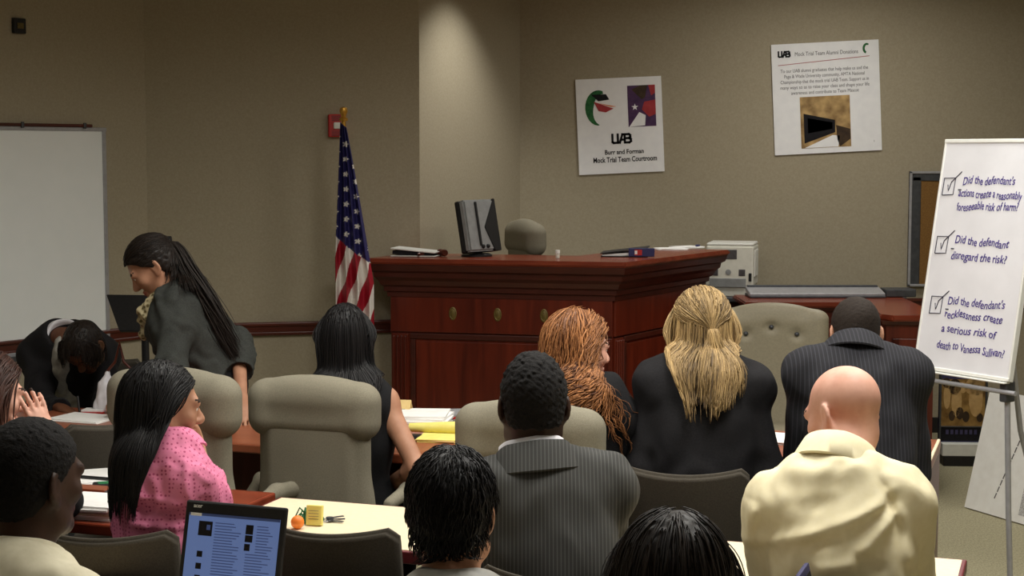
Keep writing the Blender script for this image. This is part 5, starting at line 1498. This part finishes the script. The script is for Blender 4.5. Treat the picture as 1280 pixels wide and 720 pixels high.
# man with tousled black hair
p = Person('man with tousled wavy black hair in front of the grey suited man', 'skin_tan', (565, 564, 3.15), yaw=-6, hyaw=9, pitch=2, hip=(-.10, 2.85), sw=.14)
p.body(); p.top('shirt', M['shirt_grey'], .012, seed=12); p.collar(M['shirt_grey'], h=.034, flare=.02); p.bottoms(M['jeans'])
p.strands(M['hair_black'], 2400, p.Hc.z - .02, 13, .004, .012, .0021, wave=.003, wl=.05, back=.5, steps=10, endj=.008, capth=.007, fall=.03, base=.020, front_back=.6, gather=0)
chair_for(p, 'low charcoal chair under the man with tousled hair')

# woman whose dark brown hair fills the bottom edge
p = Person('woman at the bottom edge seen only as a crown of dark brown hair', 'skin_fair', (843, 652, 2.75), yaw=4, hyaw=4, pitch=6, hip=(.28, 2.5), sw=.12, girl=True)
p.body(); p.top('sweater', M['dress_black'], .014, seed=13); p.bottoms(M['jeans'])
p.strands(M['hair_dark'], 2200, .90, 14, .006, .022, .0024, wave=.003, wl=.12, back=.3, part=.1, capth=.012)
chair_for(p, 'low charcoal chair under the woman at the bottom edge')

# bald man in yellow
c7 = P(1046, 578, 3.62)
p = Person('bald man in a pale yellow shirt with his head bowed', 'skin_fair', (1056, 459, 3.74), yaw=8, hyaw=-36, pitch=20, roll=3, hip=(.76, 3.52), c7=c7, sw=.132, bw=.94, hs=.95, shL=(0, 0, .01), shR=(.006, 0, .015),
           L=(P(968, 750, 3.72), P(995, 735, 3.95), V3((.5, .8, 0)), DOWN, .4), Rr=(P(1140, 745, 3.70), P(1100, 735, 3.92), V3((-.5, .8, 0)), DOWN, .4))
p.body(.0055)
def yel(F):
    for a, b, am, w, w2 in (((944, 700), (1040, 660), .012, .016, .012), ((1030, 664), (1120, 628), .010, .012, .010), ((1010, 716), (1075, 700), .014, .018, .016), ((1060, 704), (1128, 640), .015, .016, .012),
                            ((1080, 640), (1136, 612), .006, .012, .010), ((1128, 630), (1146, 720), .016, .014, .018), ((952, 640), (946, 715), .014, .014, .016), ((975, 632), (1062, 618), .004, .020, .014), ((1062, 690), (1110, 720), -.012, .018, .018), ((1000, 690), (1060, 672), -.008, .014, .012), ((1108, 600), (1135, 680), -.008, .010, .012), ((1020, 580), (1078, 582), .004, .01, .01)):
        F.ridge(P(*a, 3.46), P(*b, 3.46), am, w, w2)
p.top('shirt', M['shirt_yellow'], .018, seed=5, fold=.0055, wl=.13, h=.006, fold2=.0018, extra=yel)
p.collar(M['shirt_yellow'], rN=.070, h=.050, flare=.016, drop=.012, lift=-.004, tilt=.5); p.bottoms(M['trouser'])

# man in the grey pinstripe suit
p = Person('man in a grey pinstripe suit with cropped black hair, seen from behind', 'skin_deep', (667, 447, 3.95), yaw=-12, hyaw=-3, pitch=4, hip=(.13, 3.78), c7=P(670, 588, 3.90), sw=.132, bw=1.0, shR=(.022, 0, .04), shL=(-.0, 0, .055))
p.body(); p.top('jacket', M['suit_grey'], .022, seed=21, fold=.003, wl=.12, pad=.008, fold2=.0009)
p.collar(M['shirt_white'], 'shirt_collar', rN=.066, h=.062, flare=.006, drop=.0, lift=.020); p.collar(M['suit_grey'], 'jacket_collar', rN=.078, h=.042, flare=.036, drop=.030, lift=.024, shift=-.016, arc=165, front=.12); p.bottoms(M['trouser'])
p.crop(M['hair_crop'], .008, .0024, .015, zl=([-.13, -.06, -.035, -.012, .010, .035, .055, .075, .12], [-.058, -.054, -.045, -.022, .006, .030, .052, .064, .066]), shape=lambda F: F.ell(p.hp(0, -.01, .070), (.052, .065, .056), p.HM(), k=.03))

# woman in pink
p = Person('woman in a pink dotted shirt with long straight black hair', 'skin_tan', (201, 454, 4.2), yaw=40, hyaw=60, pitch=5, hip=(-.92, 4.16), c7=P(201, 552, 4.16), sw=.088, bw=.66, girl=True,
           L=(P(165, 655, 4.30), P(205, 665, 4.48), V3((.5, .8, 0)), DOWN, .4), Rr=(P(258, 614, 4.34), P(243, 549, 4.44), V3((-.25, -.05, 1)), V3((-.8, -.5, 0)), .9))
p.body(.0055)
def pnk(F):
    for a, b, am, w in (((146, 618), (240, 634), .008, .010), ((150, 655), (235, 664), .008, .010), ((150, 636), (232, 648), -.006, .010), ((160, 690), (230, 680), .007, .010), ((228, 570), (236, 632), .009, .009), ((180, 646), (236, 628), .006, .009), ((238, 580), (262, 616), .008, .010)):
        F.ridge(P(*a, 4.02), P(*b, 4.02), am, w)
p.top('shirt', M['shirt_pink'], .016, end=(.5, .10), seed=6, fold=.005, wl=.10, h=.006, fold2=.0022, extra=pnk); p.collar(M['shirt_pink'], rN=.056, h=.034, flare=.022, drop=.02); p.bottoms(M['jeans'])
p.strands(M['hair_black'], 2000, .95, 31, .004, .008, .0022, wave=.0012, wl=.16, back=.45, drift=(-.05, -.12, 0), endj=.035, capth=.005, wx=(.085, .042, -.03, -.025))

# woman at the left edge with a raised hand
p = Person('woman at the left edge with reddish brown hair and a raised hand', 'skin_fair', (-20, 442, 4.4), yaw=25, hyaw=50, pitch=6, hip=(-1.54, 4.16), sw=.12, girl=True,
           Rr=(P(78, 625, 4.52), P(56, 547, 4.42), V3((-.30, .05, 1)), V3((-.75, .65, 0)), .22, .22))
p.body(.005); p.top('blouse', M['dress_black'], .014, end=(.9, .6), seed=16); p.bottoms(M['trouser'])
p.strands(M['hair_brown'], 1800, .96, 33, .006, .014, .0024, wave=.002, wl=.14, back=.4, capth=.008)

# ================= the counsel tables
# woman with long straight black hair
p = Person('woman with long straight black hair and a bare right arm in the middle executive chair', 'skin_tan', (431, 381, 5.55), yaw=2, hyaw=-2, pitch=2, hip=(-.58, 5.53), c7=P(436, 474, 5.50), sw=.115, girl=True, hs=.93, shR=(.01, 0, .025),
           Rr=(P(522, 586, 5.40), P(487, 604, 5.60), V3((-.6, .7, -.1)), DOWN, .5), L=(P(345, 590, 5.50), P(375, 600, 5.65), V3((.6, .7, 0)), DOWN, .5))
p.body(.0055); p.top('dress', M['dress_black'], .010, end=(-.05, -.05), seed=17, neck=.085); p.bottoms(M['dress_black'], 'skirt')
p.strands(M['hair_black'], 2200, .95, 35, .003, .007, .0024, wave=.0008, wl=.2, back=.3, drift=(.06, -.05, 0), endj=.03, capth=.004, wx=(.095, .105, .02, 0))

# red haired woman
p = Person('woman with long curly red hair in a black jacket', 'skin_fair', (723, 392, 5.2), yaw=22, hyaw=62, pitch=4, hip=(.17, 5.10), c7=P(733, 478, 5.16), sw=.105, bw=.85, girl=True)
p.body(); p.top('jacket', M['suit_black'], .018, seed=18, pad=.004); p.bottoms(M['trouser'])
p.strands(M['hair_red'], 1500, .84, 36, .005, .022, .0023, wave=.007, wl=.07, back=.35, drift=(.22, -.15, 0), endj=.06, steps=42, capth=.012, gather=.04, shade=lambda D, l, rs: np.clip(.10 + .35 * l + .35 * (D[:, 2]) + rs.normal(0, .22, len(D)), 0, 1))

# blonde woman
p = Person('woman with half pinned blonde hair in a black jacket', 'skin_fair', (878, 364, 5.15), yaw=3, hyaw=6, pitch=4, hip=(.60, 4.97), hipz=.58, c7=P(880, 455, 5.09), sw=.132, bw=1.02, girl=True, shL=(-.0, 0, .03), shR=(.0, 0, .03),
           L=(P(803, 585, 5.06), P(825, 602, 5.28), V3((.4, .9, 0)), DOWN, .4), Rr=(P(958, 592, 5.02), P(930, 605, 5.22), V3((-.5, .8, 0)), DOWN, .4))
p.body(); p.top('jacket', M['suit_black'], .020, seed=19, fold=.004, wl=.13, pad=.006, fold2=.001); p.bottoms(M['trouser'])
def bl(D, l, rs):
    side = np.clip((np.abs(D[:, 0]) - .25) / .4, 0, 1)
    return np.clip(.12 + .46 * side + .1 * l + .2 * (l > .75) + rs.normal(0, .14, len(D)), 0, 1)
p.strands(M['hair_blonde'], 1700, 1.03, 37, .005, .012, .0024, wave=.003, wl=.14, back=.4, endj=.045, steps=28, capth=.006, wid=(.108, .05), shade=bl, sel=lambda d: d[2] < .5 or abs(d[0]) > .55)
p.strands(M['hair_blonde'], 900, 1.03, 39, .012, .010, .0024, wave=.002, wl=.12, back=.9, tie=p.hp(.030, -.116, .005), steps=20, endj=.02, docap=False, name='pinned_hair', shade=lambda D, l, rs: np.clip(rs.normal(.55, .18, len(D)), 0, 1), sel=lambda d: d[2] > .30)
tp = p.hp(.030, -.116, .0)
def pony(p, mat, tie, zend, n, seed, rad=.014, w=.0055, wave=.004, drift=(0, 0, 0), shade=.75, name='ponytail'):
    """a gathered tail of locks"""
    rs = np.random.RandomState(seed); S = 22; tie = A3(tie); a = rs.uniform(0, 6.28, n); rr = rad * np.sqrt(rs.uniform(0, 1, n))
    V = []; Fq = []; L = tie[2] - zend
    for i in range(n):
        pts = []; Li = L * rs.uniform(.82, 1.05); ph = rs.uniform(0, 6.28); sp = rs.uniform(.7, 1.9)
        for k in range(S):
            q = k / (S - 1); sz = rr[i] * (1 + (sp - 1) * q + 1.2 * math.sin(q * PI))
            pts.append(tie + np.array((math.cos(a[i]) * sz + drift[0] * q + wave * math.sin(q * 9 + ph), -.012 * math.sin(q * PI) + math.sin(a[i]) * sz * .7 + drift[1] * q, -Li * q + .012 * math.sin(min(1, q * 4) * PI) + drift[2] * q)))
        X = np.array(pts); T = np.gradient(X, axis=0); T /= np.linalg.norm(T, axis=1, keepdims=True); O = np.array((math.cos(a[i]), math.sin(a[i]) - .3, .1)); O = O - T * (T @ O)[:, None]; O /= np.linalg.norm(O, axis=1, keepdims=True); B = np.cross(T, O)
        ww = w * rs.uniform(.7, 1.2) * np.interp(np.linspace(0, 1, S), [0, .5, 1], [.8, 1, .3])[:, None]
        b0 = len(V) * S * 4; V.append(np.stack([X + B * ww, X + O * ww * .5, X - B * ww, X - O * ww * .5], 1).reshape(-1, 3))
        j = np.arange(S - 1)[:, None] * 4 + b0; k = np.arange(4)[None]; k2 = (k + 1) % 4
        Fq.append(np.stack([j + k, j + k2, j + 4 + k2, j + 4 + k], -1).reshape(-1, 4))
    sh = np.clip(np.repeat(rs.normal(shade, .15, n), S * 4), 0, 1)
    return link(name, mesh_np(name, np.concatenate(V) - A3(p.o), np.concatenate(Fq), [mat], True, None, sh), p.t)
pony(p, M['hair_blonde'], tp, 1.04, 200, 3, .012, w=.0024, drift=(.035, -.03, 0))

# man in the charcoal suit
p = Person('man in a charcoal suit with short dark hair beside the tufted chair', 'skin_tan', (1070, 374, 5.12), yaw=0, hyaw=2, pitch=20, hip=(1.10, 4.86), hipz=.57, c7=P(1071, 445, 5.03), sw=.142, bw=1.0, hs=.95, shL=(.0, 0, .04), shR=(0, 0, .04),
           L=(P(1003, 600, 5.10), P(1030, 590, 5.30), V3((.5, .8, 0)), DOWN, .4), Rr=(P(1138, 592, 5.06), P(1110, 592, 5.28), V3((-.5, .8, 0)), DOWN, .4))
p.body(); p.top('jacket', M['suit_char'], .022, seed=23, fold=.004, wl=.13, pad=.006, fold2=.001)
p.collar(M['suit_char'], 'jacket_collar', rN=.072, h=.034, flare=.030, drop=.034, arc=165, front=.12, lift=.022); p.bottoms(M['trouser'])
p.crop(M['hair_crop_brown'], .006, .0010, .010)

# standing woman
p = Person('standing woman in a dark grey suit leaning over the counsel table', 'skin_tan', (190, 296, 6.40), yaw=-92, hyaw=-98, pitch=38, hip=(P(268, 480, 6.50).x, 6.50), hipz=.90, c7=P(214, 366, 6.43), sw=.13, bw=.95, girl=True, stand=True,
           L=(P(214, 462, 6.18), P(166, 489, 6.24), V3((-.9, .1, -.3)), V3((0, .2, -1)), .7),
           Rr=(P(297, 430, 6.50), P(303, 508, 6.22), V3((.12, -.75, -.5)), V3((0, .5, -1)), .35, .2))
p.body(.0055)
p.top('jacket', M['suit_stand'], .022, end=(.95, .42), seed=25, fold=.006, wl=.10, fold2=.002, pad=.004)
F = p.field([p.hip, V3((p.hip.x, p.hip.y, .5))], .22, .009)
F.ell(p.hip + V3((0, 0, -.02)), (.135, .18, .14), k=0); F.cap(p.hip - V3((0, .07, .1)), V3((p.hip.x, p.hip.y - .07, .50)), .11, .09, k=.05); F.cap(p.hip + V3((0, .07, -.1)), V3((p.hip.x, p.hip.y + .07, .50)), .11, .09, k=.05); F.cap(p.hip - V3((0, 0, .1)), V3((p.hip.x, p.hip.y, .5)), .1, .09, k=.05); F.half(V3((0, 0, .5)), V3((0, 0, -1))); F.disp(.004, .1, 3)
F.build('skirt', [M['suit_black']], p.t, p.o)
for k, l in p.legs.items():
    F = p.field([l[2], l[2] + p.f * .15], .12, .009); F.cap(l[2] - V3((0, 0, .055)), l[2] + p.f * .14 - V3((0, 0, .062)), .038, .030, k=0); F.half(V3((0, 0, .004)), DOWN); F.build('shoe', [M['shoe']], p.t, p.o)
F = p.field([P(185, 388, 6.42), P(180, 418, 6.42)], .14, .006)
F.cap(P(197, 372, 6.36), P(184, 392, 6.36), .030, .034, k=0); F.cap(P(197, 372, 6.5), P(184, 392, 6.46), .030, .034, k=.02); F.cap(P(184, 390, 6.40), P(180, 420, 6.40), .034, .020, k=.03); F.disp(.006, .045, 8); F.build('scarf', [M['scarf']], p.t, p.o)
tie = p.hp(0, -.112, .035)
p.strands(M['hair_dark'], 1500, p.Hc.z - .12, 41, .005, .009, .0024, wave=.001, back=.9, tie=tie, steps=22, endj=.01, capth=.007, front_back=1.0)
pony(p, M['hair_dark'], tie + V3((.01, 0, 0)), P(285, 445, 6.4).z, 330, 5, .022, w=.0026, wave=.004, drift=(.25, -.04, 0), shade=.5)
m = MB(); m.lathe([(.016, -.008), (.022, -.008), (.022, .008), (.016, .008)], 16, Matrix.Translation(tie - p.o) @ Euler((0, PI / 2, 0)).to_matrix().to_4x4()); m.build('hair_tie', M['black'], p.t, True)

# writing woman
p = Person('woman in a black jacket and white collar bent over writing on paper', 'skin_brown', (104, 402, 6.72), yaw=186, hyaw=196, pitch=60, hs=.90, hip=(-1.92, 7.12), hipz=.56, c7=P(82, 416, 6.92), sw=.135, girl=True, shL=(0, 0, -.01), shR=(0, 0, -.01),
           Rr=(P(50, 508, 6.72), P(78, 512, 6.50), V3((.75, -.55, -.15)), V3((-.1, -.2, -1)), .75), L=(P(136, 500, 6.78), P(125, 520, 6.6), V3((-.6, -.6, -.1)), DOWN, .4))
p.body(.0055)
p.top('jacket', M['suit_black'], .020, end=(.92, .92), seed=27, pad=.004)
F = p.field([p.lerp(.4) + p.tf * .12, p.C7 + p.tf * .1], .16, .006)
F.ell(p.lerp(.62) + p.tf * .055, (.066, .10, .21), p.TM(), k=0); F.ell(p.lerp(.30) + p.tf * .05, (.075, .09, .17), p.TM(), k=.04); F.disp(.004, .05, 4); F.build('blouse', [M['shirt_grey']], p.t, p.o)
p.collar(M['shirt_white'], 'shirt_collar', rN=.058, h=.030, flare=.030, drop=.03, arc=172, front=.16); p.bottoms(M['trouser'])
p.strands(M['hair_dark'], 1500, p.Hc.z - .12, 43, .002, .004, .0022, wave=.002, wl=.07, back=.7, steps=14, capth=.004, endj=.015, fall=.12)
hd = p.arm['R'][1] + p.arm['R'][2].normalized() * .11
pen = thing('pen', 'dark pen held upright in the hand of the writing woman', 'pen', hd + V3((.0, 0, -.03)))
MB().tube([(.01, -.01, -.02), (-.012, .02, .11)], .0048, 8).build('barrel', M['black'], pen, True); MB().tube([(.01, -.01, -.02), (.013, -.013, -.032)], [.004, .001], 8).build('tip', M['steel'], pen, True)
